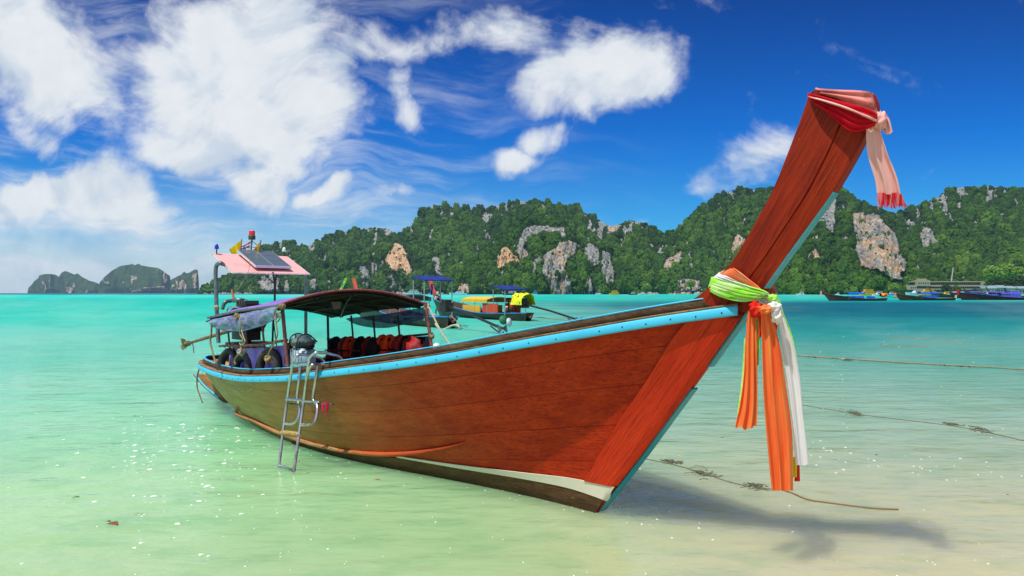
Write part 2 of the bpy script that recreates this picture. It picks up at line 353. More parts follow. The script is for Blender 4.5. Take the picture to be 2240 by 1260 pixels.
def hill(name, ridge, D0, depth, rows, label, du=2., spur=26., seed=0, island=False, density=.05, size=(2.0, 4.4), rocks=ROCKS, lower=3., rocktop=.0, flabel=''):
    rx = np.array([q[0] for q in ridge], float); ry = np.array([q[1] for q in ridge], float)
    us = np.arange(rx.min(), rx.max() + du * .5, du)
    e = HY - np.interp(us, rx, ry) - lower + (fbm(us * .09, us * 0 + 3, 3, seed) - .5) * 4 * (1 if not island else .25)
    e = np.maximum(e, .6)
    D0u = np.interp(us, [436, 1200, 1700, 2240, 2900], D0) if hasattr(D0, '__len__') else np.full_like(us, D0)
    vs = np.linspace(0, 1, rows)
    U, V = np.meshgrid(us, vs, indexing='ij'); EL = V * e[:, None]
    PY = HY - EL
    scl = (D0u / 900.)[:, None]
    n_big = fbm(U / 70., EL / 190. + seed, 3, seed + 5); ridg = 1 - np.abs(2 * n_big - 1)
    D = D0u[:, None] + depth * (e[:, None] / 150.) * V ** 1.25 * scl
    D += (ridg - .6) * -spur * 3.0 * scl * np.minimum(1, V * 4 + .15) + (fbm(U / 20., EL / 48., 3, seed + 9) - .5) * 34 * scl
    warpx = (fbm(U / 14., EL / 14., 3, seed + 2) - .5) * 16; warpy = (fbm(U / 14., EL / 14., 3, seed + 4) - .5) * 14
    rock = np.zeros_like(U); warm = np.zeros_like(U)
    for (poly, ow, out) in (rocks or []):
        q = np.array(poly, float)
        if q[:, 0].max() < us.min() or q[:, 0].min() > us.max(): continue
        ins = in_poly(U + warpx * .8, PY + warpy * .8, poly).astype(float)
        ins2 = in_poly(U + warpx * .25, PY + warpy * .25, poly).astype(float)
        rock = np.maximum(rock, ins * .85 + ins2 * .15); warm = np.maximum(warm, ins * ow)
        D -= ins2 * out * scl * (.7 + .6 * fbm(U / 7., EL / 30., 3, seed + 33))
    D += rock * (fbm(U / 4., EL / 22., 4, seed + 12) - .5) * 20 * scl
    small = fbm(U / 9., EL / 17., 4, seed + 40)
    rock = np.maximum(rock, ((small > .735 - rocktop * V ** 4)).astype(float) * .8)
    X = (U - CX) / F * D; Z = CH + EL / F * D; Z[:, 0] = -6
    P = np.stack([X, D, Z], -1)
    # far side of the ridge falls away again
    back = []
    for k in range(1, 6):
        Dk = D[:, -1] + k * 60 * scl[:, 0]; zz = (Z[:, -1]) * (1 - (k / 5.) ** 1.4) - (6 if k == 5 else 0)
        back.append(np.stack([(us - CX) / F * Dk, Dk, zz], -1))
    PP = np.concatenate([P, np.stack(back, 1)], 1)
    a, b = PP.shape[:2]
    idx = np.arange(a * b).reshape(a, b)
    f = np.stack([idx[:-1, :-1], idx[1:, :-1], idx[1:, 1:], idx[:-1, 1:]], -1).reshape(-1, 4)
    me = bpy.data.meshes.new(name); me.from_pydata(PP.reshape(-1, 3).tolist(), [], f.tolist())
    me.polygons.foreach_set('use_smooth', [True] * len(f))
    rr = np.concatenate([rock, np.zeros((a, 5))], 1); ww = np.concatenate([warm, np.zeros((a, 5))], 1)
    at = me.attributes.new('rock', 'FLOAT', 'POINT'); at.data.foreach_set('value', rr.reshape(-1).astype(np.float32))
    at = me.attributes.new('warm', 'FLOAT', 'POINT'); at.data.foreach_set('value', ww.reshape(-1).astype(np.float32))
    o = link(name, me, None, None); tag(o, kind='structure', label=label, cat='hill')
    if density:
        cnt = int(density * np.sum(e) * du)
        pu = rng.random(cnt * 2) ; w8 = e / e.max()
        ui = pu * (len(us) - 1.01); keep = rng.random(cnt * 2) < np.interp(ui, np.arange(len(us)), w8); ui = ui[keep]
        vi = rng.random(len(ui)) ** .95 * (rows - 1.01)
        i0 = ui.astype(int); j0 = vi.astype(int); fu = (ui - i0)[:, None]; fv = (vi - j0)[:, None]
        q = (P[i0, j0] * (1 - fu) + P[i0 + 1, j0] * fu) * (1 - fv) + (P[i0, j0 + 1] * (1 - fu) + P[i0 + 1, j0 + 1] * fu) * fv
        rd = rock > .5; rdd = rd.copy()
        for di in range(-2, 3):
            for dj in (-1, 0, 1, 2): rdd |= np.roll(np.roll(rd, di, 0), dj, 1)
        rk = np.where(rd[i0, j0], 1., np.where(rdd[i0, j0], .6, 0.)); r_ = rng.random(len(rk)); ok = (rk == 0) | ((rk == .6) & (r_ < .38)) | (r_ < .035); ok &= q[:, 2] > 1.0
        q = q[ok]; rk = rk[ok]; v = vi[ok] / (rows - 1); uu = us[i0[ok]]
        s = np.clip((size[0] + size[1]) * .42 * np.exp(rng.normal(0, .38, len(q))), size[0] * .6, size[1] * 1.7) * (q[:, 1] / 950.) * np.where(rng.random(len(q)) < .08, 1.4, 1) * (1.12 - .35 * v) * np.where(rk > 0, .55, 1)
        t = .62 - .42 * v + (fbm(uu / 60., v * 3, 3, seed + 77) - .5) * 1.1
        crown_scatter('jungle_canopy', q, s, np.clip(t, 0, 1), leafm, flabel)
    return o, P, us, e
rockm = rock_material()
h1 = hill('hill', RIDGE, [1500, 1050, 960, 860, 820], 260, 84, 'long limestone ridge with steep jungle slopes behind the bay', seed=1, rocktop=.13, density=.12, flabel='dense green jungle covering the long limestone ridge behind the bay')
h2 = hill('hill', FRONT, 860, 150, 60, 'rounded limestone hill with pale cliffs in front of the middle of the ridge', seed=21, spur=14, density=.13, flabel='jungle on the rounded hill with the tall pale cliffs, mid bay')
h3 = hill('hill', FRONT2, 700, 150, 60, 'jungle hill with one big pale cliff face right of the prow', seed=31, spur=14, density=.135, size=(1.9, 4.2), flabel='jungle around the big pale cliff right of the prow')
h4 = hill('hill', FRONT0, 1150, 120, 40, 'low jungle spur behind the boat canopy with grey rock faces', seed=41, spur=12, density=.12, flabel='jungle on the low spur behind the boat canopy')
for h in (h1, h2, h3, h4): h[0].data.materials.append(rockm)
# the far islands
def island_material():
    m = bpy.data.materials.new('distant_island'); m.use_nodes = True; n = N(m.node_tree); b = m.node_tree.nodes['Principled BSDF']
    pos = n.add('ShaderNodeNewGeometry').outputs['Position']; st = n.mapping(pos, scale=(1, 1, .3))
    rock = n.add('ShaderNodeAttribute', attribute_name='rock').outputs['Fac']
    g = n.mix(n.map(n.noise(pos, .03, 8, .75), .38, .62), (.016, .035, .012, 1), (.07, .11, .03, 1))
    r = n.mix(n.map(n.noise(st, .04, 7, .7), .4, .6), srgb(100, 98, 94), srgb(205, 182, 150))
    fac = n.map(n.m('ADD', rock, n.m('MULTIPLY', n.m('SUBTRACT', n.noise(st, .035, 7, .75), .5), 1.3)), .5, .66)
    n.set(b.inputs['Base Color'], n.mix(fac, g, r)); b.inputs['Roughness'].default_value = 1; b.inputs['Specular IOR Level'].default_value = 0
    n.set(b.inputs['Normal'], n.add('ShaderNodeBump', {'Strength': 1., 'Distance': 30., 'Height': n.noise(pos, .03, 8, .7)}))
    return m
im = island_material()
IR = [([(340,628),(360,627),(366,638),(290,638),(300,630)],.5,20),([(385,615),(405,612),(415,641),(385,641)],.7,30),([(425,600),(429,600),(430,641),(424,641)],.5,20),([(92,612),(100,615),(100,641),(95,641)],.6,20),([(145,628),(160,632),(158,641),(142,641)],.5,20),([(225,612),(240,615),(238,622),(226,620)],.4,10),([(358,595),(366,600),(364,625),(356,615)],.3,20)]
ISL = [([(215,641),(218,618),(228,606),(245,592),(262,582),(283,579),(289,577),(295,580),(303,577),(310,581),(330,584),(345,586),(360,595),(372,604),(375,641)], 4700, 'far hazy green island hump left of the boat'),
       ([(60,641),(62,630),(64,628),(70,622),(75,615),(84,608),(86,602),(95,600),(110,599),(122,601),(130,607),(140,609),(170,598),(180,606),(195,614),(205,616),(215,620),(230,630),(245,641)], 4900, 'far hazy island hump leftmost on the horizon'),
       ([(125,641),(128,606),(135,596),(142,593),(150,595),(160,599),(180,615),(190,641)], 5200, 'far rounded island knob behind the leftmost hump'),
       ([(371,641),(373,612),(385,606),(396,601),(403,594),(408,598),(414,597),(421,592),(428,589),(433,592),(434.5,610),(436,641)], 4400, 'far pointed island with a sheer dark cliff, just left of the boat')]
for k, (rg, D_, lb) in enumerate(ISL):
    o = hill('distant_island', rg, float(D_), 170, 40, lb, du=1., spur=22, seed=60 + k, island=True, density=0, rocks=IR, lower=0)[0]
    o.data.materials.append(im); o['category'] = 'island'

# ------------------------------------------------------------------ sea bed and water
def grid_sheet(name, xs, ys, zf):
    X, Y = np.meshgrid(xs, ys, indexing='ij'); Z = zf(X, Y)
    P = np.stack([X, Y, Z], -1); a, b = X.shape; idx = np.arange(a * b).reshape(a, b)
    f = np.stack([idx[:-1, :-1], idx[1:, :-1], idx[1:, 1:], idx[:-1, 1:]], -1).reshape(-1, 4)
    me = bpy.data.meshes.new(name); me.from_pydata(P.reshape(-1, 3).tolist(), [], f.tolist()); me.polygons.foreach_set('use_smooth', [True] * len(f))
    return link(name, me)
def spread(a, b, near, n):   # denser near 0
    t = np.linspace(-1, 1, n); x = np.sinh(t * near) / np.sinh(near); return np.where(x < 0, -x * a, x * b)
def bed(X, Y):
    dist = Y + 0.35 * (X < 0) * (-X)
    z = -.05 - .045 * np.clip(Y - 4.5 - .25 * X, -4, 12) - .05 * np.clip(Y - 12, 0, 60)
    z = np.where(z > -.035, -.035, z)
    z = z + (fbm(X / 1.3, Y / .8, 4, 3) - .5) * .03 + (fbm(X / 5, Y / 5, 2, 8) - .5) * .08
    return np.clip(z, -5.5, -.02)
sb = grid_sheet('seabed', spread(-12000, 12000, 9.5, 260), np.where(True, spread(-60, 12000, 9.5, 300), 0) + 3, bed)
tag(sb, kind='structure', label='pale sand seabed under the shallow water', cat='seabed')
def sand_material():
    m = bpy.data.materials.new('sand'); m.use_nodes = True; n = N(m.node_tree); b = m.node_tree.nodes['Principled BSDF']
    pos = n.add('ShaderNodeNewGeometry').outputs['Position']
    c = n.mix(n.map(n.noise(n.mapping(pos, rot=(0, 0, .25), scale=(.5, 1.5, 1)), 1.1, 5, .6), .35, .65), srgb(226, 208, 158), srgb(206, 194, 146))
    c = n.mix(n.map(n.noise(pos, 14, 5, .7), .62, .78, 0, .35), c, srgb(120, 110, 80))
    n.set(b.inputs['Base Color'], c); b.inputs['Roughness'].default_value = .9
    n.set(b.inputs['Normal'], n.add('ShaderNodeBump', {'Strength': .6, 'Distance': .03, 'Height': n.noise(n.mapping(pos, rot=(0, 0, .25), scale=(.6, 2.2, 1)), 2.4, 3, .5)}))
    return m
sb.data.materials.append(sand_material())

def water_material():
    m = bpy.data.materials.new('sea_water'); m.use_nodes = True; n = N(m.node_tree); m.node_tree.nodes.clear()
    pos = n.add('ShaderNodeNewGeometry').outputs['Position']
    s = n.add('ShaderNodeSeparateXYZ', {0: pos}); X, Y = s.outputs[0], s.outputs[1]
    big = n.noise(n.mapping(pos, scale=(.35, 1, 1)), .09, 5, .6)
    r = n.m('MAXIMUM', Y, 1.)
    lg = n.m('LOGARITHM', r, 2.)                                     # octaves of distance offshore
    lgw = n.m('ADD', lg, n.m('MULTIPLY', n.m('SUBTRACT', big, .5), .9))
    k = lambda d_: math.log2(d_) / 10.
    x = n.m('DIVIDE', lgw, 10.)
    left = n.ramp(x, [(k(3), srgb(178, 200, 146)), (k(5.5), srgb(160, 202, 146)), (k(9), srgb(126, 202, 154)), (k(15), srgb(92, 196, 160)), (k(30), srgb(62, 188, 166)), (k(70), srgb(46, 186, 168)), (k(140), srgb(6, 180, 162)), (k(480), srgb(20, 205, 190)), (k(900), srgb(10, 96, 112))])
    right = n.ramp(x, [(k(3), srgb(228, 208, 168)), (k(5.2), srgb(204, 200, 160)), (k(9), srgb(158, 190, 158)), (k(15), srgb(108, 178, 156)), (k(26), srgb(40, 150, 146)), (k(55), srgb(0, 100, 120)), (k(105), srgb(0, 98, 120)), (k(170), srgb(6, 176, 162)), (k(560), srgb(14, 196, 184))])
    # the dark weed patch lies in the right half of the bay, the sand bar at the near right
    sx = n.m('DIVIDE', X, n.m('ADD', r, 2.))
    col = n.mix(n.map(n.m('ADD', sx, n.m('MULTIPLY', n.m('SUBTRACT', big, .5), .5)), -.12, .30, smooth=True), left, right)
    wv = n.noise(n.mapping(pos, scale=(.4, 1, 1)), n.m('DIVIDE', 60., n.m('ADD', r, 8.)), 4, .6)
    col = n.mix(n.map(wv, .48, .66, 0, .42), col, n.mix(1., col, (.50, .76, .70, 1), 'MULTIPLY'))
    pat = n.noise(n.mapping(pos, rot=(0, 0, .2), scale=(.30, 1, 1)), n.m('DIVIDE', 9., n.m('ADD', r, 4.)), 5, .65)
    col = n.mix(n.map(pat, .38, .66, 0, .5, smooth=True), n.mix(1., col, (.86, .92, .92, 1), 'MULTIPLY'), n.mix(.28, col, srgb(196, 206, 184)))
    opac = n.map(n.m('ADD', lg, n.m('MULTIPLY', n.m('SUBTRACT', n.noise(pos, .5, 3), .5), 1.0)), 1.6, 4.0, .80, 1., smooth=True)
    opac = n.m('ADD', opac, n.map(X, 1.2, -3.5, -.12, .16), clamp=True)
    wb = n.add('ShaderNodeBsdfPrincipled', {'Base Color': col, 'Roughness': 1., 'Specular IOR Level': 0., 'Subsurface Weight': n.map(r, 12, 30, 1., 0.), 'Subsurface Radius': (1, 1, 1), 'Subsurface Scale': 1.2}, subsurface_method='BURLEY')
    body = n.add('ShaderNodeMixShader', {0: opac, 1: n.add('ShaderNodeBsdfTransparent', {0: srgb(236, 250, 232)}), 2: wb})
    # wavelets: long-crested ripples at three sizes
    rip = lambda sc_, rz, st: n.noise(n.mapping(pos, rot=(0, 0, rz), scale=st), sc_, 3, .55)
    h = n.m('ADD', n.m('MULTIPLY', rip(1.3, .10, (.45, 1, 1)), 2.2), n.m('ADD', n.m('MULTIPLY', rip(4.2, -.16, (.4, 1, 1)), .8), n.m('MULTIPLY', rip(11., .3, (.5, 1, 1)), .28)))
    bp = n.add('ShaderNodeBump', {'Strength': .8, 'Distance': n.map(r, 3, 60, .034, .13), 'Height': h})
    gl = n.add('ShaderNodeBsdfGlossy', {'Color': (1, 1, 1, 1), 'Roughness': n.map(r, 4, 80, .06, .28), 'Normal': bp})
    fr = n.add('ShaderNodeFresnel', {'IOR': 1.33, 'Normal': bp})
    out = n.add('ShaderNodeMixShader', {0: n.m('MULTIPLY', fr, n.map(r, 6, 40, .72, .09)), 1: body, 2: gl})
    n.l.new(out.outputs[0], n.add('ShaderNodeOutputMaterial').inputs[0])
    return m
wo = grid_sheet('water', spread(-12000, 12000, 9., 80), spread(-60, 12000, 9., 100) + 3, lambda X, Y: X * 0)
wo.data.materials.append(water_material()); tag(wo, kind='structure', label='clear green shallow sea turning turquoise offshore', cat='sea')

# ------------------------------------------------------------------ sea haze
hz = MB().box((0, 5500, 121), (25400, 13400, 256)).build('haze', None); tag(hz, kind='stuff', label='thin pale sea haze over the bay', cat='haze')
hm = bpy.data.materials.new('haze'); hm.use_nodes = True; hm.node_tree.nodes.clear(); n = N(hm.node_tree)
pv = n.add('ShaderNodeVolumePrincipled', {'Color': (.62, .80, 1., 1), 'Density': .00005, 'Anisotropy': .2})
n.l.new(pv.outputs[0], n.add('ShaderNodeOutputMaterial').inputs['Volume']); hz.data.materials.append(hm)

# ================================================================== THE BEACHED LONGTAIL BOAT
FX, FY, NX, NY, BX, BY = .6919, -.7220, -.7220, -.6919, .64, 5.04      # forward and near-side directions, foot of the stem
def L(s, w_, z): return Vector((BX - s * FX + w_ * NX, BY - s * FY + w_ * NY, z))   # s metres aft, w metres to the near side
def LV(s, w_, z): return np.stack([BX - s * FX + w_ * NX, BY - s * FY + w_ * NY, z + 0 * s], -1)
def pw(px, py, w_):
    """point of the boat's lengthwise plane w seen at a photo pixel -> (s, z)"""
    a = (px - CX) / F; s = (a * (BY + w_ * NY) - BX - w_ * NX) / (-FX + a * FY)
    return s, CH - (py - HY) / F * (BY - s * FY + w_ * NY)
def W(px, py, w_): s, z = pw(px, py, w_); return L(s, w_, z)
def D(px, py, y): return Vector(((px - CX) / F * y, y, CH - (py - HY) / F * y))
def smooth(pts, n):
    P = np.array([list(q) for q in pts], float); t = np.linspace(0, len(P) - 1, n); i = np.minimum(t.astype(int), len(P) - 2); f = (t - i)[:, None]
    p0 = P[np.maximum(i - 1, 0)]; p1 = P[i]; p2 = P[i + 1]; p3 = P[np.minimum(i + 2, len(P) - 1)]
    return .5 * ((2 * p1) + (p2 - p0) * f + (2 * p0 - 5 * p1 + 4 * p2 - p3) * f ** 2 + (3 * p1 - p0 - 3 * p2 + p3) * f ** 3)
def rope(name_mb, pts, r, n=None, sides=6): return name_mb.tube(smooth(pts, n or len(pts) * 5), r, sides)

S_ = [-1.15,-.9,-.5,0,.5,1.5,2.5,3.5,4.5,5.5,6.0,6.5,7.0,7.3,7.45,7.5]
B_ = [.05,.13,.27,.44,.57,.76,.87,.90,.85,.73,.64,.53,.38,.25,.15,.05]
ZS = ([-1.15,-.93,-.55,-.06,.15,.86,1.54,2.56,3.13,4.18,4.85,5.47,6.1,7.0,7.5],[1.528,1.494,1.43,1.33,1.292,1.151,1.034,.884,.798,.692,.652,.636,.625,.60,.585])
_sx = np.linspace(-1.15, 7.5, 400)
def _sm(y, k=9):
    yy = np.concatenate([np.full(k, y[0]) - (y[1] - y[0]) * np.arange(k, 0, -1), y, np.full(k, y[-1]) + (y[-1] - y[-2]) * np.arange(1, k + 1)])
    return np.convolve(yy, np.ones(2 * k + 1) / (2 * k + 1), 'valid')
_b = _sm(np.interp(_sx, S_, B_), 7); _z = _sm(np.interp(_sx, *ZS), 12)
def half(s): return np.interp(s, _sx, np.where(_sx > 7.0, np.interp(_sx, S_, B_), _b))
def sheer(s): return np.interp(s, _sx, _z)
def keel(s): return np.interp(s, [0, .8, 2, 3.5, 5, 6.0, 7.2], [-.03, -.09, -.17, -.2, -.13, .02, .30])
BOWW = smooth([(0, 0), (.16, .035), (.40, .30), (.70, .68), (1, 1)], 60); MIDW = smooth([(0, 0), (.46, .08), (.66, .24), (.87, .62), (1, 1)], 60); STW = smooth([(0, 0), (.34, .10), (.60, .33), (.86, .68), (1, 1)], 60)
def hull(i, t, side=1, off=0.):
    """hull skin: i 0 stem .. 1 stern, t 0 keel .. 1 sheer"""
    i, t = np.broadcast_arrays(np.asarray(i, float), np.asarray(t, float))
    sg = -1.15 + 8.65 * i; sk = 7.2 * i
    wb = np.clip(1 - i / .42, 0, 1); wb = wb * wb * (3 - 2 * wb); ws = np.clip((i - .55) / .45, 0, 1)
    k = t * 59; k0 = np.minimum(k.astype(int), 58); kf = k - k0
    g = lambda A, c: A[k0, c] * (1 - kf) + A[k0 + 1, c] * kf
    ww = g(BOWW, 0) * wb + (1 - wb) * (g(MIDW, 0) * (1 - ws) + g(STW, 0) * ws); hh = g(BOWW, 1) * wb + (1 - wb) * (g(MIDW, 1) * (1 - ws) + g(STW, 1) * ws)
    s = sk + (sg - sk) * hh; b = half(sg)
    w_ = .045 + (np.maximum(b, .046) - .045) * ww + off
    z = keel(sk) + (sheer(sg) - keel(sk)) * hh
    return LV(s, w_ * side, z)
iv = np.concatenate([np.linspace(0, .12, 12), np.linspace(.12, .85, 50)[1:], np.linspace(.85, 1, 16)[1:]])
HG = hull(iv[:, None], np.linspace(0, 1, 60)[None, :])
st = [(1633, 684), (1600, 729), (1548, 802), (1512, 852), (1465, 915), (1409, 992), (1360, 1056), (1330, 1095), (1308, 1119)]
ring = []
for a in st:
    s0, z0 = pw(*a, .0)
    ring.append([L(s0 + .12, .052, z0), L(s0 + .015, .040, z0), L(s0, .026, z0), L(s0, -.026, z0), L(s0 + .015, -.04, z0), L(s0 + .12, -.052, z0)])
R_ = smooth([sum([list(v) for v in r], []) for r in ring], 30).reshape(30, 6, 3)
STEM = R_
_hb = MB().grid(HG).grid(STEM, False, closed=True); BVH = BVHTree.FromPolygons([Vector(q) for q in _hb.v], _hb.f)
HC = L(3, 0, .6)
def hullw(s, z):
    HP = hull(np.full(60, (s + .6) / 8.1), np.linspace(0, 1, 60)); return float(np.interp(z, HP[:, 2], (HP[:, 0] - BX) * NX + (HP[:, 1] - BY) * NY))
def on_hull(px, py, off=.004):
    o = Vector((0, 0, CH)); d_ = D(px, py, 1.) - o; h = BVH.ray_cast(o, d_.normalized())
    if h[0] is None:
        q = BVH.find_nearest(D(px, py, 6.))
        return q[0]
    nn = h[1] if h[1].dot(d_) < 0 else -h[1]
    return h[0] + nn * off
def patch(A, B, n, m, off):
    """skin piece on the hull between two photo-pixel lines"""
    A = smooth([(*q, 0) for q in A], n)[:, :2]; B = smooth([(*q, 0) for q in B], n)[:, :2]
    return np.array([[tuple(on_hull(*(A[i] * (1 - j / (m - 1)) + B[i] * j / (m - 1)), off)) for j in range(m)] for i in range(n)])

# ---- boat materials
def boat_wood(name, c1, c2, c3, rough=.45, coat=.05, aft=None, grain=1., weather=.3, rake=0.):
    m = bpy.data.materials.new(name); m.use_nodes = True; n = N(m.node_tree); b = m.node_tree.nodes['Principled BSDF']
    tc = n.add('ShaderNodeTexCoord').outputs['Object']
    rnd = n.add('ShaderNodeObjectInfo').outputs['Random']
    v = n.mapping(tc, rot=(0, 0, R(46.22)))
    if rake: v = n.mapping(v, rot=(0, R(rake), 0))
    v2 = n.v('ADD', v, n.add('ShaderNodeCombineXYZ', {2: n.m('MULTIPLY', rnd, 13.)}).outputs[0])
    g1 = n.noise(n.mapping(v2, scale=(.7, 6, 6)), 3.2, 8, .65, dist=.4); g2 = n.noise(n.mapping(v2, scale=(.35, 9, 9)), 9., 5, .7); blot = n.noise(v, 1.3, 4, .6)
    c = n.mix(n.map(n.m('ADD', n.m('MULTIPLY', g1, .6), n.m('MULTIPLY', n.noise(n.mapping(v2, scale=(.5, 3.2, 3.2)), 1.1, 5, .6), .4)), .38, .66), c1, c2); c = n.mix(n.map(g2, .50, .66, 0, .75), c, c3)
    c = n.mix(n.map(blot, .4, .7, 0, .45), c, n.mix(1., c, (.62, .58, .5, 1), 'MULTIPLY'))
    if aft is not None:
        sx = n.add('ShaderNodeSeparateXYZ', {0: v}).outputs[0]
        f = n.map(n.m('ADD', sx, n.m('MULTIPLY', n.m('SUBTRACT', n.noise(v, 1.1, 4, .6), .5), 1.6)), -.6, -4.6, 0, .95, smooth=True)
        c = n.mix(f, c, n.mix(n.map(g1, .35, .65), aft[0], aft[1]))  # tan towards the stern: wear plus the green water's reflection put into the colour
    wz = n.add('ShaderNodeSeparateXYZ', {0: tc}).outputs[2]
    c = n.mix(n.map(n.m('ADD', wz, n.m('MULTIPLY', n.m('SUBTRACT', n.noise(tc, 3., 4, .6), .5), .12)), .03, .10, .75, 0, smooth=True), c, n.mix(1., c, (.40, .45, .36, 1), 'MULTIPLY'))   # wet, weedy band at the waterline
    # knots, dents and chips
    kn = n.add('ShaderNodeTexVoronoi', {'Vector': n.mapping(v, scale=(1, 2.2, 2.2)), 'Scale': 2.1, 'Randomness': 1.}).outputs['Distance']
    c = n.mix(n.map(kn, .012, .03, .45, 0), c, (.035, .012, .006, 1))
    scr = n.noise(n.mapping(v, scale=(2.0, 16, 16), rot=(0, .15, 0)), 3.1, 6, .75)
    c = n.mix(n.map(scr, .655, .70, 0, weather), c, srgb(206, 150, 96))
    n.set(b.inputs['Base Color'], c)
    n.set(b.inputs['Roughness'], n.map(blot, .3, .7, rough, rough + .25)); b.inputs['Coat Weight'].default_value = coat; b.inputs['Coat Roughness'].default_value = .22
    b.inputs['Specular IOR Level'].default_value = .16
    n.set(b.inputs['Normal'], n.add('ShaderNodeBump', {'Strength': .6 * grain, 'Distance': .008, 'Height': n.m('ADD', g1, g2)}))
    return m
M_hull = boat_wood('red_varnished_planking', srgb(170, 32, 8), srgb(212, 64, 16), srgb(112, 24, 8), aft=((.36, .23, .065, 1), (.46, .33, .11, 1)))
M_stem = boat_wood('bright_red_stem_wood', srgb(206, 48, 18), srgb(222, 62, 26), srgb(140, 34, 16), weather=.5, rake=53.)
M_prow = boat_wood('prow_wood', srgb(136, 32, 9), srgb(170, 52, 15), srgb(80, 20, 8), weather=.7, rake=59.)
M_dark = boat_wood('dark_deck_wood', srgb(96, 42, 26), srgb(128, 60, 38), srgb(60, 28, 20), rough=.5, coat=.05)
M_cap = boat_wood('weathered_cap_wood', srgb(112, 86, 60), srgb(172, 146, 108), srgb(66, 50, 38), rough=.8, coat=0, weather=.9)
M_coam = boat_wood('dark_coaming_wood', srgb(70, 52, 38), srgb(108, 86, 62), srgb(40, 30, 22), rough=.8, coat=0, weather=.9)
M_bottom = boat_wood('worn_bottom_wood', srgb(112, 60, 38), srgb(138, 98, 62), srgb(70, 52, 38), rough=.7, coat=0)
M_rail = boat_wood('rubbing_rail_wood', srgb(170, 96, 56), srgb(178, 150, 100), srgb(120, 70, 44), rough=.7, coat=0)
def paint(name, c, chips=.5, rough=.45, chipc=(.16, .10, .06, 1), sc_=1.):
    m = bpy.data.materials.new(name); m.use_nodes = True; n = N(m.node_tree); b = m.node_tree.nodes['Principled BSDF']
    v = n.mapping(n.add('ShaderNodeTexCoord').outputs['Object'], rot=(0, 0, R(46.22)))
    c2 = n.mix(n.map(n.noise(v, 2.5, 4, .6), .35, .7, 0, .5), c, tuple(x * .72 for x in c[:3]) + (1,))
    ch = n.noise(n.mapping(v, scale=(2.2, 9, 9)), 6 * sc_, 7, .75)
    n.set(b.inputs['Base Color'], n.mix(n.map(ch, .66, .70, 0, chips), c2, chipc)); b.inputs['Roughness'].default_value = rough
    n.set(b.inputs['Normal'], n.add('ShaderNodeBump', {'Strength': .3, 'Distance': .004, 'Height': ch}))
    return m
M_blue = paint('sky_blue_paint', srgb(70, 196, 236), chipc=srgb(30, 90, 100), chips=.8)
M_teal = paint('teal_metal_strip', srgb(26, 150, 172), chips=.5, rough=.35)
M_white = paint('white_boot_stripe', srgb(226, 218, 196), chips=.7, chipc=srgb(150, 110, 60))
M_steel = mat('stainless_steel', (.60, .61, .60), .3, 1., col2=(.34, .27, .2, 1), nscale=9, nlo=.5, nhi=.7)
M_galv = mat('galvanised_pipe', (.23, .27, .28), .45, .7, col2=(.14, .15, .15, 1), nscale=14)
M_rust = mat('red_oxide_pipe', srgb(150, 86, 78), .6, 0, col2=srgb(96, 54, 46), nscale=20)
M_black = mat('black_iron', (.018, .017, .017), .5, .3, col2=(.05, .035, .025, 1), nscale=12)
M_rubber = mat('tyre_rubber', (.016, .016, .017), .75, 0, col2=(.035, .035, .036, 1), nscale=20, bump=.5, bscale=60)
M_rope = mat('old_rope', srgb(190, 168, 128), .9, 0, col2=srgb(128, 108, 78), nscale=60, bump=.8, bscale=220)
M_ropew = mat('pale_rope', srgb(214, 206, 182), .9, 0, col2=srgb(170, 158, 128), nscale=60, bump=.8, bscale=220)
def cloth(name, c, c2=None, trans=.25, rough=.85, nscale=6, nlo=.4, nhi=.65, stretch=(1, 1, .25)):
    m = bpy.data.materials.new(name); m.use_nodes = True; n = N(m.node_tree); b = m.node_tree.nodes['Principled BSDF']; o = m.node_tree.nodes['Material Output']
    tc = n.add('ShaderNodeTexCoord').outputs['Object']
    col = n.mix(n.map(n.noise(n.mapping(tc, scale=stretch), nscale, 5, .6), nlo, nhi), c, c2 or tuple(x * .75 for x in c[:3]) + (1,))
    wv = n.noise(tc, 260, 2, .5)
    n.set(b.inputs['Base Color'], col); b.inputs['Roughness'].default_value = rough; b.inputs['Specular IOR Level'].default_value = .15
    n.set(b.inputs['Normal'], n.add('ShaderNodeBump', {'Strength': .25, 'Distance': .002, 'Height': wv}))
    t = n.add('ShaderNodeBsdfTranslucent', {'Color': col})
    n.l.new(n.add('ShaderNodeMixShader', {0: trans, 1: b, 2: t}).outputs[0], o.inputs[0]); return m
M_orange = cloth('orange_cloth', srgb(255, 118, 60), srgb(255, 158, 84), stretch=(1, 1, .12), nscale=16); M_red = cloth('red_cloth', srgb(232, 26, 40), srgb(255, 70, 50)); M_lime = cloth('lime_cloth', srgb(172, 246, 70), srgb(220, 252, 166), nscale=14, nlo=.42, nhi=.58, stretch=(.3, .3, 1.4))
M_wcl = cloth('white_cloth', (.93, .94, .96, 1), (.93, .84, .76, 1), nscale=3); M_peach = cloth('peach_cloth', srgb(255, 140, 84), srgb(244, 190, 150), nscale=9); M_yell = cloth('yellow_cloth', srgb(240, 226, 40), srgb(214, 220, 40))
M_pink = cloth('faded_pink_scarf', srgb(250, 200, 192), srgb(230, 110, 108), nscale=5, nlo=.5, nhi=.8); M_crim = cloth('crimson_scarf', srgb(226, 24, 44), srgb(236, 92, 84), nscale=12, nlo=.55, nhi=.75)
M_stain = cloth('stained_pink_scarf', srgb(246, 158, 150), srgb(150, 52, 44), nscale=6, nlo=.46, nhi=.66, stretch=(1, 1, 1))

boat = empty('longtail_boat', L(0, 0, 0), label='large red wooden longtail boat with high prow and sky blue gunwale, beached in the foreground', cat='boat')
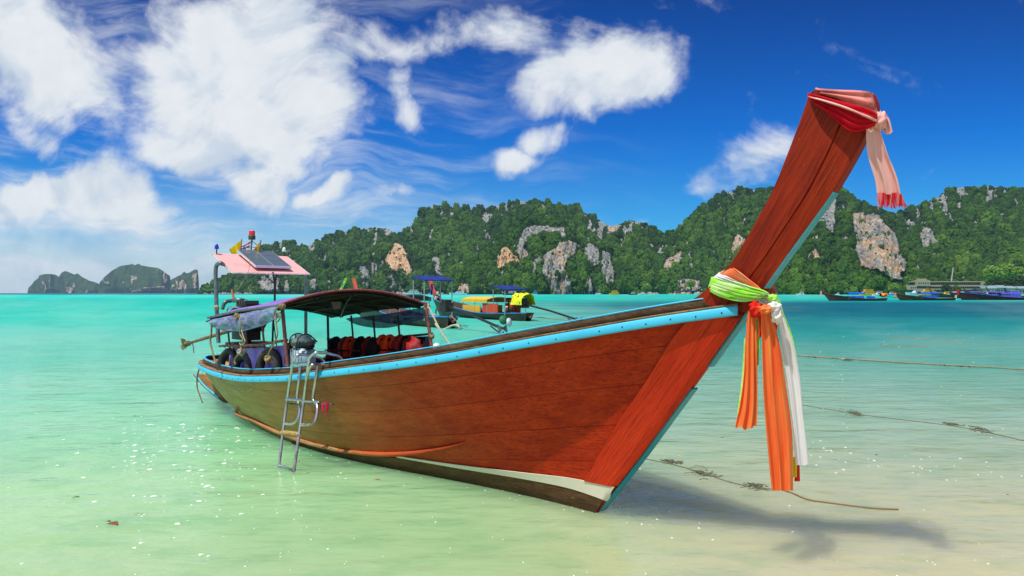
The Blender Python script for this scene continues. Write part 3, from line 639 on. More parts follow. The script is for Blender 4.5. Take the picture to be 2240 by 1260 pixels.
# ---- planking: eight strakes a side
seams = [.0, .10, .23, .36, .49, .62, .75, .87, 1.0]
for side in (1, -1):
    for k in range(8):
        t0, t1 = seams[k] + (.0008 if k else 0), seams[k + 1] - (.0008 if k < 7 else 0)
        P = hull(iv[:, None], np.linspace(t0, t1, 7)[None, :], side)
        if side == 1: P = P[:, ::-1]
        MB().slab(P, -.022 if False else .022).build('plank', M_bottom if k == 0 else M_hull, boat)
_in = lambda P: P - (lambda n_: n_ / (np.linalg.norm(n_, axis=2, keepdims=True) + 1e-9))(np.cross(np.gradient(P, axis=0), np.gradient(P, axis=1))) * .009
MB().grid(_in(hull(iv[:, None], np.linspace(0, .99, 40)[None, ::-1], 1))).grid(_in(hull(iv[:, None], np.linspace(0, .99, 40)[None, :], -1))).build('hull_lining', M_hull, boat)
# keel plank closing the bottom
sk = np.linspace(0, 7.2, 40); MB().slab(np.stack([LV(sk, .05 + 0 * sk, keel(sk)), LV(sk, -.05 + 0 * sk, keel(sk))], 1), .03).build('keel', M_bottom, boat)
# ---- rub strake, cap, coaming swept round the whole sheer
sv = np.concatenate([np.linspace(-1.13, 6.6, 70), 6.6 + .88 * np.sin(np.linspace(0, np.pi / 2, 22)[1:])])
plan = np.stack([np.concatenate([sv, sv[::-1]]), np.concatenate([np.maximum(half(sv), .05), -np.maximum(half(sv[::-1]), .05)])], 1)
# round the stern between the two sides
tang = np.gradient(plan, axis=0); nrm = np.stack([tang[:, 1] * -1, tang[:, 0]], 1); nrm /= np.linalg.norm(nrm, axis=1, keepdims=True)
for _ in range(3): nrm[1:-1] = (nrm[:-2] + nrm[1:-1] * 2 + nrm[2:]) / 4
nrm /= np.linalg.norm(nrm, axis=1, keepdims=True)
zpl = sheer(plan[:, 0])
def sweep(prof, a=0, b=None):
    b = b or len(plan); P = []
    for (o_, u_) in prof:
        q = plan + nrm * o_; P.append(LV(q[:, 0], q[:, 1], zpl + u_)[a:b])
    P = np.stack(P, 1); m_ = MB().grid(P, True, closed=True, flip=True)
    m_.add(P[0], [tuple(range(len(prof)))], False); m_.add(P[-1], [tuple(range(len(prof)))[::-1]], False)
    return m_
hl = len(plan) // 2
for (a, b) in ((0, hl + 1), (hl, len(plan))):
    sweep([(.004, -.062), (.026, -.060), (.030, -.052), (.030, -.006), (.024, .0), (.004, .0)], a, b).build('rub_strake', M_blue, boat)
sweep([(.026, .003), (.024, .014), (-.05, .016), (-.05, -.02), (-.02, -.02)]).build('gunwale_cap', M_cap, boat)
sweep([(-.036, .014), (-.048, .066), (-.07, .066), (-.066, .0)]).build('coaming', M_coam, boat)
sweep([(-.044, .069), (-.046, .078), (-.074, .078), (-.073, .069)]).build('coaming_edge', M_blue, boat)
# nail heads along the strake
nb = MB()
for sn in np.concatenate([np.linspace(-1.05, -.3, 6), np.linspace(0, 5.2, 26)]):
    q = L(sn, float(half(sn)) + .031, float(sheer(sn)) - .032 + random.uniform(-.006, .006)); nb.lathe([(.0065, 0), (.005, .003), (0, .0035)], q, (NX, NY, 0), 6)
nb.build('nail_heads', M_black, boat)['kind'] = 'stuff'
# ---- painted and doubled pieces of the near bow
PF = [(1635, 678), (1600, 727), (1548, 800), (1512, 850), (1465, 915), (1409, 990), (1375, 1033), (1352, 1064)]
PB = [(1500, 704), (1468, 745), (1428, 812), (1395, 862), (1357, 918), (1318, 985), (1292, 1030), (1281, 1050)]
MB().slab(patch([(x - 5, y) for x, y in PF], PB, 34, 9, .012), .012).build('stem_panel', M_stem, boat, 'bright red stem board')
MB().slab(patch([(870, 998), (1000, 1021), (1150, 1046), (1250, 1067), (1328, 1094)], [(870, 995), (1000, 1014), (1150, 1032), (1250, 1044), (1346, 1064)], 40, 4, .018), .006).build('boot_stripe', M_white, boat, 'white painted stripe above the waterline')
M_bd = boat_wood('shaded_brown_bottom', srgb(84, 52, 34), srgb(112, 86, 56), srgb(60, 40, 28), rough=.6, coat=.1, weather=.5)  # bottom brown, darkened with the underside's shade put into the colour
MB().slab(patch([(640, 976), (760, 1010), (900, 1042), (1100, 1084), (1240, 1110), (1306, 1121)], [(640, 964), (760, 992), (870, 1000), (1000, 1022), (1150, 1046), (1250, 1065), (1322, 1091)], 44, 5, .014), .006).build('shaded_bottom', M_bd, boat, 'brown bottom below the white stripe, underside shade painted in')
rp = [(470, 857), (520, 897), (560, 922), (600, 942), (650, 961), (700, 976), (760, 988), (830, 994), (900, 992), (960, 983), (1005, 973), (1020, 967)]
rr_ = smooth([tuple(on_hull(x, y - 3, .018)) for x, y in rp], 70)
rd = [.019 * min(1, (len(rr_) - i) / 18) + .003 for i in range(len(rr_))]
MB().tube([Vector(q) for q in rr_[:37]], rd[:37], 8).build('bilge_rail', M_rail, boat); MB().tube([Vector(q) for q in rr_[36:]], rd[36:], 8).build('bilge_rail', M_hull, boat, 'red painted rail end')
# ---- stem timber and prow boards
rows = [((1780, 198), (1906, 203)), ((1768, 214), (1914, 240)), ((1735, 304), (1882, 316)), ((1690, 416), (1826, 414)), ((1657, 478), (1783, 475)), ((1632, 523), (1748, 523)), ((1595, 581), (1706, 581)), ((1553, 626), (1669, 634)), ((1508, 668), (1633, 684))]
def prow_board(f0, f1, tk0, tk1):
    """solid board between two fractions of the prow's width; full thickness tk0 aft, tk1 at the front"""
    ring = []
    for (a, b) in rows:
        sa, za = pw(*a, .075); sb_, zb = pw(*b, .04)
        p0 = (sa + (sb_ - sa) * f0, za + (zb - za) * f0); p1 = (sa + (sb_ - sa) * f1, za + (zb - za) * f1)
        ch = (p0[0] * .97 + p1[0] * .03, p0[1] * .97 + p1[1] * .03); ch1 = (p0[0] * .03 + p1[0] * .97, p0[1] * .03 + p1[1] * .97)
        ring.append([L(p0[0], tk0 * .43, p0[1]), L(*[ch[0]], tk0 / 2, ch[1]), L(ch1[0], tk1 / 2, ch1[1]), L(p1[0], tk1 * .42, p1[1]), L(p1[0], -tk1 * .42, p1[1]), L(ch1[0], -tk1 / 2, ch1[1]), L(ch[0], -tk0 / 2, ch[1]), L(p0[0], -tk0 * .43, p0[1])])
    R_ = smooth([sum([list(v) for v in r], []) for r in ring], 40).reshape(40, 8, 3)
    m_ = MB().grid(R_, False, closed=True); m_.add(R_[0], [tuple(range(8))[::-1]]); m_.add(R_[-1], [tuple(range(8))]); return m_
prow_board(0, .617, .17, .135).build('prow_board', M_prow, boat); prow_board(.6195, 1, .132, .075).build('prow_board', M_prow, boat)
R_ = STEM
MB().grid(R_, False, closed=True).add(R_[0], [tuple(range(6))[::-1]]).add(R_[-1], [tuple(range(6))]).build('stem', M_stem, boat)
for seg in ([(1822, 421), (1783, 475), (1748, 523), (1706, 581), (1672, 631)], [(1633, 686), (1600, 731), (1549, 803)], [(1513, 852), (1465, 917), (1409, 994), (1360, 1058), (1311, 1119)]):
    P = np.array([[tuple(L(pw(*a, .03)[0] - .008, w_, pw(*a, .03)[1])) for w_ in (.036, .0, -.036)] for a in seg]); MB().slab(P, .012).build('stem_strip', M_teal, boat)
# fore deck: two cheeks rising to the prow
rg = [(1492, 674), (1520, 656), (1550, 632), (1575, 604), (1597, 580)]
rgp = smooth([(pw(*q, .05)[0], .05, pw(*q, .05)[1]) for q in rg], 12)
for side in (1, -1):
    sg_ = np.linspace(-.80, -1.14, 12); P = np.array([[tuple(L(rgp[i][0] * (1 - t) + sg_[i] * t, side * (rgp[i][1] * (1 - t) + max(float(half(sg_[i])) - .05, .04) * t), rgp[i][2] * (1 - t) + (float(sheer(sg_[i])) + .0) * t - .03 * math.sin(t * math.pi))) for t in np.linspace(0, 1, 6)] for i in range(12)])
    MB().slab(P[:, ::side], .02).build('fore_deck', M_dark, boat)
# ---- inside: floor boards and thwarts
for k in range(30):
    s0 = .45 + k * .22; z0 = float(np.interp(s0, [0, 2, 5, 7], [.62, .40, .30, .38])); HP = hull(np.full(60, (s0 + .5) / 8.1), np.linspace(0, 1, 60)); bb = float(np.interp(z0, HP[:, 2], (HP[:, 0] - BX) * NX + (HP[:, 1] - BY) * NY)) - .10
    if bb < .08: continue
    MB().box(L(s0, 0, z0), (.205, bb * 2, .02), Matrix.Rotation(R(-46.22), 3, 'Z')).build('floor_board', M_cap, boat)
for s0 in (.1, 1.2, 2.3, 6.0):
    z0 = float(sheer(s0)) - .14; bb = min(hullw(s0, z0 - .03), float(half(s0))) - .06
    MB().box(L(s0, 0, z0), (.16, bb * 2 - .04, .03), Matrix.Rotation(R(-46.22), 3, 'Z')).build('thwart', M_cap, boat)
# ---- skeg under the stern
sp = [pw(*q, 0) for q in [(427, 818), (452, 819), (475, 845), (505, 885), (478, 868), (448, 843)]]
MB().prism([L(a, .045, b) for a, b in sp], L(0, -.045, 0) - L(0, .045, 0)).build('skeg', M_rail, boat)
MB().tube([W(427, 819, .05), W(448, 845, .05), W(479, 870, .05)], .014, 6).build('skeg_edge', M_blue, boat)

# ---- faded registration strokes on the near quarter
wt = MB(); wr = np.random.default_rng(3)
x = 508.
while x < 553:
    y = 843 + (x - 508) * .12; hgt = 9
    for k in range(3):
        a = (x + wr.uniform(0, 3), y + wr.uniform(0, 8)); b = (a[0] + wr.uniform(-1, 3), a[1] + wr.uniform(-4, 5))
        P0 = on_hull(*a, .004); P1 = on_hull(*b, .004)
        if (P1 - P0).length > .004: wt.tube([P0, P1], .0045, 4)
    x += 4.6
wt.build('worn_lettering', mat('worn_white_lettering', srgb(200, 210, 180), .8, col2=srgb(160, 160, 112), nscale=30), boat)['kind'] = 'stuff'

# ---- canopy
def can_z(s, w_): return np.interp(s, [3.35, 4.4, 5.65], [1.475, 1.40, 1.265]) + .165 * (1 - (np.abs(w_) / .92) ** 2.0) * np.interp(s, [3.35, 5.65], [1, .75])
cs = np.linspace(0, 1, 18); cw = np.linspace(-.92, .88, 21)
AFT = lambda w_: np.interp(w_, [-.92, .88], [5.6, 5.3])
Sg, Wg = np.meshgrid(cs, cw, indexing='ij'); Sg = 3.38 + Sg * (AFT(Wg) - 3.38); sag = -.018 * np.abs(np.sin((Sg - 3.38) / 2.24 * np.pi * 3)) * 1.0 + (fbm(Sg * 4, Wg * 4 + 9, 3, 5) - .5) * .02
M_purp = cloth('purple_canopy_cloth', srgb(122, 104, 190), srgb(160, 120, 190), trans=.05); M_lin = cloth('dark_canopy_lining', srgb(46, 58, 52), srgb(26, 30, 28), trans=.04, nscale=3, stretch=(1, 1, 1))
MB().slab(LV(Sg, Wg, can_z(Sg, Wg) + sag)[:, ::-1], .006).build('canopy', M_purp, boat)
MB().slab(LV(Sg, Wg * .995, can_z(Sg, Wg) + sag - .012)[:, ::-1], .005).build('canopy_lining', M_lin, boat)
edge = [L(3.37, w_, float(can_z(3.37, w_)) - .004) for w_ in np.linspace(-.93, .89, 25)]
MB().tube(edge, .013, 8).build('canopy_hem', mat('faded_red_hem', srgb(160, 84, 84), .8, col2=srgb(110, 60, 60), nscale=30), boat)
for w_ in (-.92, .88): MB().tube([L(s, w_, float(can_z(s, w_)) - .012) for s in np.linspace(3.36, AFT(w_), 14)], .014, 8).build('roof_bar', M_galv if w_ > 0 else M_black, boat)
for s0 in (3.45, 3.9, 4.35, 4.8, 5.25): MB().tube([L(s0, w_, float(can_z(s0, w_)) - .04) for w_ in np.linspace(-.91, .87, 15)], .012, 6).build('roof_bow', M_black, boat)
for w_ in (-.45, 0, .45): MB().tube([L(s, w_, float(can_z(s, w_)) - .055) for s in np.linspace(3.4, 5.3, 12)], .011, 6).build('roof_bar', M_black, boat)
for a, b in ((-.9, 0.), (.9, 0.), (0, -.9), (0, .9)): MB().tube([L(3.45 + (5.3 - 3.45) * t, a + (b - a) * t, float(can_z(3.45 + 1.85 * t, a + (b - a) * t)) - .05) for t in np.linspace(0, 1, 9)], .009, 5).build('roof_brace', M_black, boat)
MB().add([L(3.9, -.12, 1.50), L(3.9, .02, 1.50), L(3.9, -.02, 1.41), L(3.9, -.10, 1.42)], [(0, 1, 2, 3)]).build('hanging_tag', mat('grey_card', (.2, .22, .2), .8), boat)
def post(px0, py0, px1, py1, w_, r, m_, nm='post'):
    return MB().tube([W(px0, py0, w_), W(px1, py1, w_)], r, 8).build(nm, m_, boat)
post(617, 668, 630, 806, .78, .020, M_rust); post(931, 662, 946, 775, -.86, .020, M_rust)
for x in (498, 537, 574): post(x - 3, 690, x + 5, 762, .70, .012, M_rust)
post(597, 690, 605, 757, -.2, .008, M_black)
post(717, 692, 719, 790, -.86, .018, M_black)
for x in (768, 816, 870): post(x, 690, x + 5, 746, -.86, .013, M_black)
MB().tube([W(480, 757, .68), W(560, 755, .72), W(628, 744, .76)], .014, 8).build('side_rail', M_rust, boat)
MB().tube([W(716, 742, -.86), W(830, 741, -.86), W(946, 730, -.86)], .014, 8).build('side_rail', M_black, boat)
MB().tube([W(500, 700, .84), W(620, 684, .84)], .008, 6).build('side_rail', M_rust, boat)
# near side: purple sheet laced to the rail; far side: dark sheet
M_sheet = cloth('purple_side_sheet', srgb(140, 112, 214), srgb(178, 160, 230), trans=.1, nscale=4, stretch=(1, 1, .3))
def marked(m, c, lo, hi, sc_, loc):
    n = N(m.node_tree); b = m.node_tree.nodes['Principled BSDF']; old = b.inputs['Base Color'].links[0].from_socket
    tc = n.add('ShaderNodeTexCoord').outputs['Object']
    f = n.map(n.noise(n.mapping(tc, loc=loc, scale=(1.6, 1.6, .55)), sc_, 3, .5), lo, hi)
    n.set(b.inputs['Base Color'], n.mix(f, old, c))
marked(M_sheet, srgb(236, 170, 30), .64, .67, 9., (0, 0, 0))
tx = np.linspace(485, 624, 60); P = []
for x in tx:
    y0 = np.interp(x, [485, 560, 624], [763, 761, 755]); col_ = []
    for k, t in enumerate(np.linspace(0, 1, 10)):
        s, z = pw(x, y0, .66); z2 = float(sheer(s)) - .05; w_ = .66 + .018 * math.sin(s * 19 + t * 2) * t; col_.append(tuple(L(s, min(w_, float(half(s)) - .17), z * (1 - t) + z2 * t)))
    P.append(col_)
MB().slab(P, .003).build('side_sheet', M_sheet, boat)
for x in np.linspace(490, 618, 10): MB().tube([W(x - 4, np.interp(x, [485, 560, 624], [754, 753, 746]), .74), W(x + 5, np.interp(x, [485, 560, 624], [765, 763, 757]), .68)], .004, 5).build('lacing', M_ropew, boat)
tx = np.linspace(717, 944, 30)
P = [[tuple(L(pw(x, 745, -.88)[0], -.87 - .02 * math.sin(x * .3), pw(x, np.interp(x, [717, 944], [744, 735]), -.88)[1] * (1 - t) + .62 * t)) for t in np.linspace(0, 1, 5)] for x in tx]
MB().slab(P, .003).build('side_sheet', cloth('navy_side_sheet', srgb(34, 40, 62), srgb(24, 26, 34), trans=.05), boat, 'dark navy side sheet')
def curtain(top, bot, w_, m_, bulge):
    n_ = 50; T = smooth([(*pw(*q, w_), 0) for q in top], n_); Bt = smooth([(*pw(*q, w_), 0) for q in bot], n_); P = []
    for i in range(n_): P.append([tuple(L(T[i][0] * (1 - t) + Bt[i][0] * t, w_ + bulge * math.sin(t * math.pi) * (1 + .4 * math.sin(i * .7)) + .005 * math.sin(i * .5 + t * 3), T[i][1] * (1 - t) + Bt[i][1] * t)) for t in np.linspace(0, 1, 10)])
    MB().slab(P, .004).build('side_curtain', m_, boat)
def plastic(name, c, c2, a):
    m = cloth(name, c, c2, trans=.3, rough=.35, nscale=7, stretch=(1, 1, 3)); n = N(m.node_tree); o = m.node_tree.nodes['Material Output']; sh = o.inputs[0].links[0].from_socket
    n.l.new(n.add('ShaderNodeMixShader', {0: a, 1: sh, 2: n.add('ShaderNodeBsdfTransparent')}).outputs[0], o.inputs[0]); return m
M_cur = plastic('clear_plastic_curtain', srgb(176, 196, 220), srgb(130, 116, 190), .38)
curtain([(464, 699), (500, 692), (540, 684), (580, 676), (613, 669)], [(464, 712), (490, 721), (530, 723), (575, 710), (612, 690)], .885, M_cur, .03)
curtain([(757, 696), (800, 692), (860, 684), (928, 672)], [(757, 699), (790, 713), (850, 717), (928, 697)], -.90, plastic('grey_plastic_curtain', srgb(120, 130, 160), srgb(70, 70, 110), .3), -.04)
MB().tube([W(464, 713, .885), W(490, 722, .885), W(530, 724, .885), W(575, 711, .885), W(612, 691, .885)], .009, 6).build('curtain_hem', cloth('blue_hem', srgb(140, 160, 214)), boat)
# ---- solar roof
def Rf(u, v, up=0.):
    """u 0..1 front to back, v 0..1 near to far"""
    s = 5.45 + .68 * u; w_ = (.515 - 1.03 * v); z = 1.85 + .265 * u + up; return L(s, w_, z)
M_roof = mat('pink_roof_sheet', srgb(236, 172, 168), .6, col2=srgb(214, 128, 126), nscale=3, nlo=.55, nhi=.8)
P = [[tuple(Rf(u, v)) for v in np.linspace(0, 1, 9)] for u in np.linspace(0, 1, 7)]
MB().slab(P, .012, False).build('solar_roof', M_roof, boat)
MB().tube([Rf(0, -.01), Rf(0, 1.01)], .009, 6).tube([Rf(1, -.01), Rf(1, 1.01)], .007, 6).tube([Rf(0, -.01), Rf(1, -.01)], .010, 6).tube([Rf(0, 1.01), Rf(1, 1.01)], .010, 6).build('roof_frame', mat('white_pipe', (.75, .74, .72), .5, col2=(.4, .36, .32, 1), nscale=20), boat)
tan_ = (Rf(0, 1) - Rf(0, 0)).normalized(); lon_ = (Rf(1, 0) - Rf(0, 0)).normalized(); upn = tan_.cross(lon_).normalized(); upn = upn if upn.z > 0 else -upn
def panel_box(u0, u1, v0, v1, h0, h1):
    c = [Rf(u, v) + upn * h for h in (h0, h1) for (u, v) in ((u0, v0), (u1, v0), (u1, v1), (u0, v1))]
    return MB().add(c, [(3, 2, 1, 0), (4, 5, 6, 7), (0, 1, 5, 4), (1, 2, 6, 5), (2, 3, 7, 6), (3, 0, 4, 7)])
fr = panel_box(.12, 1.0, .30, .78, .05, .078).build('solar_panel', mat('panel_frame_aluminium', (.75, .78, .8), .35, .6), boat)
for a in range(3):
    for b in range(2): panel_box(.145 + a * .285, .145 + a * .285 + .27, .31 + b * .235, .31 + b * .235 + .225, .078, .081).build('solar_cell', mat('solar_glass', (.11, .145, .16), .12, 0, spec=.8), fr)  # cell grey lightened: the sky's reflection is put into the base colour
for v in (.36, .72):
    for u in (.2, .9): MB().tube([Rf(u, v), Rf(u, v) + upn * .05], .008, 6).build('panel_bracket', M_galv, boat)
MB().tube(smooth([W(478, 750, .6), W(475, 700, .6), W(472, 620, .6), W(472, 590, .6), W(475, 579, .6), W(483, 576, .6), Rf(.45, -.01)], 24), .026, 10).build('post', M_galv, boat)
MB().tube([W(669, 748, -.6), W(669, 597, -.6)], .022, 10).build('post', M_galv, boat)
q = Rf(0, .5)
MB().tube([q + Vector((0, 0, .02)), L(5.5, -.05, 1.74), L(5.5, -.05, 1.4), L(5.55, -.05, 1.2), L(5.6, -.05, .5)], .014, 8).tube([L(5.5, -.05, 1.72), Rf(.25, .38)], .008, 6).tube([L(5.5, -.05, 1.72), Rf(.2, .62)], .008, 6).build('centre_pole', M_black, boat)
# ---- lamps, beacon and flags
yb = L(6.13, 0, 0).y
def lamp(px, py0, py1, py2, dep, m_, nm):
    c = D(px, py2, dep); k = dep / F
    b = MB().tube([c, D(px, py1, dep)], .008, 6).build('lamp_stem', M_black, boat)
    hgt = (py1 - py0) * k; MB().lathe([(.0, -.004), (4.6 * k, -.004), (4.6 * k, .01), (4.2 * k, hgt * .35), (3.4 * k, hgt * .7), (1.8 * k, hgt * .95), (0, hgt)], D(px, py1, dep), n=14).build(nm, m_, boat)
lamp(474, 533, 543 + 1, 557, Rf(1, 0).y, mat('blue_lens', (.01, .03, .6), .15, spec=.6), 'signal_lamp'); lamp(621.5, 541, 550.5, 562, Rf(1, 1).y, mat('clear_lens', (.6, .68, .7), .12, spec=.7), 'signal_lamp')
k_ = yb / F; c = D(551, 524, yb)
MB().lathe([(0, 0), (7.4 * k_, 0), (7.6 * k_, 2 * k_), (7.0 * k_, 3 * k_), (7.6 * k_, 5 * k_), (7.4 * k_, 8 * k_), (6.4 * k_, 8.5 * k_), (0, 8.5 * k_)], c).build('beacon_base', mat('dark_green_metal', (.03, .05, .04), .5), boat)
MB().lathe([(6.4 * k_, 8.5 * k_), (6.6 * k_, 12 * k_), (6.4 * k_, 18.2 * k_), (5.4 * k_, 19.4 * k_), (0, 19.8 * k_)], c).build('beacon_lens', mat('red_lens', (.75, .02, .015), .12, spec=.8), boat)
for a, b, r_ in (((551, 524), (547, 575), .011), ((529, 523), (524, 566), .007), ((570.5, 525), (567, 574), .007), ((551, 527), (528, 541), .005), ((551, 527), (568.5, 541), .005), ((527, 541), (568.5, 541), .005), ((528, 542), (543, 556), .005), ((568, 541.5), (550, 556), .005)):
    MB().tube([D(*a, yb), D(*b, yb)], r_, 6).build('mast_bar', M_galv, boat)
def flag(pxs, m_, label=None, nm='flag', ph=0):
    T, Bm = pxs; n_ = 16; T = smooth([(*q, 0) for q in T], n_); Bm = smooth([(*q, 0) for q in Bm], n_); P = []
    for i in range(n_): P.append([tuple(D(*(T[i][:2] * (1 - t) + Bm[i][:2] * t), yb + .03 * math.sin(i * .9 + ph + t) * i / n_)) for t in np.linspace(0, 1, 9)])
    return MB().slab(P, .002).build(nm, m_, boat, label)
M_yf = cloth('yellow_flag_cloth', srgb(246, 214, 30), srgb(236, 178, 20), trans=.3)
flag(([(528, 525), (514, 536), (501, 546)], [(526, 546), (517, 555), (507, 555.5)]), M_yf, 'yellow pennant')
flag(([(570, 527), (560, 540), (549, 556)], [(568, 547), (562, 552), (550, 557)]), M_yf, 'yellow pennant')
def tri_material():
    m = bpy.data.materials.new('striped_flag_cloth'); m.use_nodes = True; n = N(m.node_tree); b = m.node_tree.nodes['Principled BSDF']
    u = n.add('ShaderNodeAttribute', attribute_name='band').outputs['Fac']
    r_, w__, bl = srgb(226, 40, 40), (.8, .8, .8, 1), srgb(20, 40, 190)
    n.set(b.inputs['Base Color'], n.ramp(u, [(0, r_), (.2, w__), (.36, bl), (.62, w__), (.80, r_)], 'CONSTANT')); b.inputs['Roughness'].default_value = .8; return m
fl = flag(([(548, 528), (537, 535), (527, 539)], [(545, 551), (535, 549), (525, 554)]), None, 'red, white and blue striped flag', ph=1)
fl.data.materials.append(tri_material())
bd = np.tile(np.linspace(0, 1, 9), 16); full = np.zeros(len(fl.data.vertices)); full[:144] = bd; full[144:288] = bd; full[288:] = .1
at = fl.data.attributes.new('band', 'FLOAT', 'POINT'); at.data.foreach_set('value', full.astype(np.float32))

# ---- engine on its pivot, tail shaft and propeller
RZ = Matrix.Rotation(R(-46.22), 3, 'Z')
def eb(nm, s, w_, z, size, m_=M_black): return MB().box(L(s, w_, z), size, RZ).build(nm, m_, boat)
ed = D(520, 690, 9.3); e_s = 6.25
blk = MB().box(L(e_s, 0, 1.22), (.42, .30, .30), RZ).box(L(e_s - .05, 0, 1.40), (.34, .22, .10), RZ).box(L(e_s + .05, 0, 1.02), (.5, .2, .14), RZ).build('engine_block', M_black, boat)
for q in (-.12, -.04, .04, .12): MB().box(L(e_s + q, .0, 1.47), (.05, .2, .05), RZ).build('rocker_cover', mat('engine_grey', (.10, .10, .10), .45, .5), blk)
MB().lathe([(0, 0), (.09, 0), (.09, .12), (0, .12)], L(e_s + .12, .17, 1.2), (NX, NY, 0)).build('air_filter', M_galv, blk)
MB().lathe([(0, 0), (.14, .0), (.15, .02), (.15, .06), (0, .07)], L(e_s - .24, 0, 1.22), (FX, FY, 0), 20).build('flywheel', M_black, blk)
MB().tube(smooth([W(487, 675, .2), W(492, 662, .2), W(505, 658, .1), W(520, 656, .1), W(537, 659, 0), W(549, 672, 0), W(556, 676, 0)], 24), .028, 8).build('exhaust_pipe', M_galv, blk)
MB().tube(smooth([W(495, 690, .25), W(497, 676, .25), (W(505, 672, .25)), W(520, 672, .2), W(530, 676, .2)], 20), .014, 8).build('steel_handle', M_steel, blk)
MB().tube([W(513, 661, .05), W(507, 634, .05)], [.02, .014], 8).build('fuel_stub', mat('orange_rust', srgb(170, 100, 50), .7), blk)
MB().tube([W(540, 678, .0), W(560, 672, .0)], .012, 6).tube([W(545, 684, .0), W(562, 676, .0)], .008, 6).build('throttle_lever', M_black, blk)
for k in range(6):
    a = e_s + random.uniform(-.2, .2); MB().tube(smooth([L(a, .1, 1.1), L(a + .08, .2, 1.25 + random.uniform(-.1, .1)), L(a - .05, .14, 1.4)], 10), .012, 6).build('hose', M_black, blk)
MB().tube([L(e_s, 0, .95), L(e_s, 0, .45)], .05, 10).box(L(e_s, 0, .9), (.3, .5, .04), RZ).box(L(e_s - .3, .1, .78), (.3, .34, .2), RZ).build('engine_mount', M_black, boat)
sh = MB().tube([L(e_s + .2, 0, 1.12), W(462, 736, .0), W(405, 753, 0)], [.03, .028, .02], 8).build('tail_shaft', mat('rusty_wood_shaft', srgb(140, 104, 66), .7, col2=srgb(90, 60, 40), nscale=14), boat)
pc = W(405, 752, 0); ax = (W(405, 753, 0) - W(462, 736, 0)).normalized(); pr = MB()
for k in range(3):
    a = k * 2.09 + .5; x_ = ax.orthogonal().normalized(); y_ = ax.cross(x_); d_ = x_ * math.cos(a) + y_ * math.sin(a); e_ = ax.cross(d_)
    P = [[tuple(pc + d_ * r_ + (e_ + ax * .5) * (.045 * math.sin(math.pi * min(1, r_ / .13 + .15)) * u)) for u in np.linspace(-1, 1, 5)] for r_ in np.linspace(.01, .12, 6)]; pr.slab(P, .012)
pr.lathe([(0, -.03), (.03, -.03), (.025, .03), (0, .05)], pc, ax, 10).build('propeller', mat('worn_bronze', srgb(130, 122, 84), .6, .1, col2=srgb(120, 120, 70), nscale=9), boat)
MB().tube([W(420, 749, 0), W(423, 760, 0), W(424, 772, 0)], .01, 6).build('shaft_guard', M_galv, boat)

# ================================================================== THINGS ON THE BOAT
def torus(c, axis, R0, r0, n=30, m=10, squash=1.):
    ax = Vector(axis).normalized(); x_ = Vector((0, 0, 1)).cross(ax).normalized(); y_ = ax.cross(x_); b = MB(); P = []
    for i in range(n):
        a = 2 * math.pi * i / n; d_ = x_ * math.cos(a) + y_ * math.sin(a)
        P.append([tuple(Vector(c) + d_ * (R0 + r0 * squash * math.cos(2 * math.pi * j / m)) + ax * (r0 * 1.25 * math.sin(2 * math.pi * j / m))) for j in range(m)])
    P.append(P[0]); return b.grid(P, True, closed=True)
for k, (x, y, tilt, rr0, lb) in enumerate([(500, 797, .18, .165, 'black tyre fender leaning nearest the stern, against the purple sheet'), (530, 806, .16, .145, 'smaller black tyre fender in the middle of the purple sheet'), (587, 802, .14, .16, 'black tyre fender with a rope knot beside it, near the front post')]):
    s, z = pw(x, y, .70); w_ = min(.735, float(half(s)) - .125); s, z = pw(x, y, w_)
    torus(L(s, w_, z), (NX + FX * tilt, NY + FY * tilt, .22), rr0, .042).thing('tyre_fender', M_rubber, label=lb, cat='tyre', group='tyre fenders inside the near gunwale')
# cooler and bag
cb = empty('cooler_box', W(660, 800, .72), label='pale grey blue cooler box amidships under the bag', cat='cooler')
cc = W(663, 785, .72)
def rbox(c, size, bev, rot=RZ):
    bm = bmesh.new(); bmesh.ops.create_cube(bm, size=1); bmesh.ops.scale(bm, vec=size, verts=bm.verts); bmesh.ops.bevel(bm, geom=bm.edges[:], offset=bev, segments=3, affect='EDGES')
    m_ = MB(); bm.verts.index_update(); vs = [Vector(c) + rot @ v.co for v in bm.verts]; fs = [tuple(v.index for v in f.verts) for f in bm.faces]; bm.free(); return m_.add(vs, fs, True)
rbox(cc + Vector((0, 0, -.06)), (.22, .18, .34), .02).build('cooler_body', mat('cooler_plastic', srgb(150, 178, 190), .4, col2=srgb(120, 146, 158), nscale=4), cb)
for k in range(4): MB().tube([cc + RZ @ Vector((-.08 + .053 * k, -.093, .10)), cc + RZ @ Vector((-.08 + .053 * k, -.093, -.2))], .005, 6).build('cooler_rib', mat('cooler_plastic'), cb)
bg_ = empty('dry_bag', cc + Vector((0, 0, .12)), label='dark teal grey bag with black straps resting on the cooler box', cat='bag')
c2 = cc + Vector((0, 0, .17)); rbox(c2, (.25, .20, .14), .05).build('bag_body', cloth('teal_bag_cloth', srgb(88, 116, 120), srgb(56, 72, 78), trans=0, rough=.5), bg_)
rbox(c2 + RZ @ Vector((0, -.09, .0)), (.17, .05, .08), .02).build('front_pocket', cloth('bag_pocket', srgb(120, 130, 132), srgb(84, 92, 94), trans=0, rough=.5), bg_)
for q in (-.06, .1): MB().tube(smooth([c2 + RZ @ Vector((q, -.12, -.07)), c2 + RZ @ Vector((q + .02, -.11, .05)), c2 + RZ @ Vector((q, 0, .08)), c2 + RZ @ Vector((q, .10, .0))], 14), .007, 6).build('strap', M_black, bg_)
rbox(c2 + RZ @ Vector((.14, .0, -.03)), (.05, .10, .08), .02).build('side_pouch', cloth('black_pouch', (.02, .02, .02, 1), trans=0), bg_)
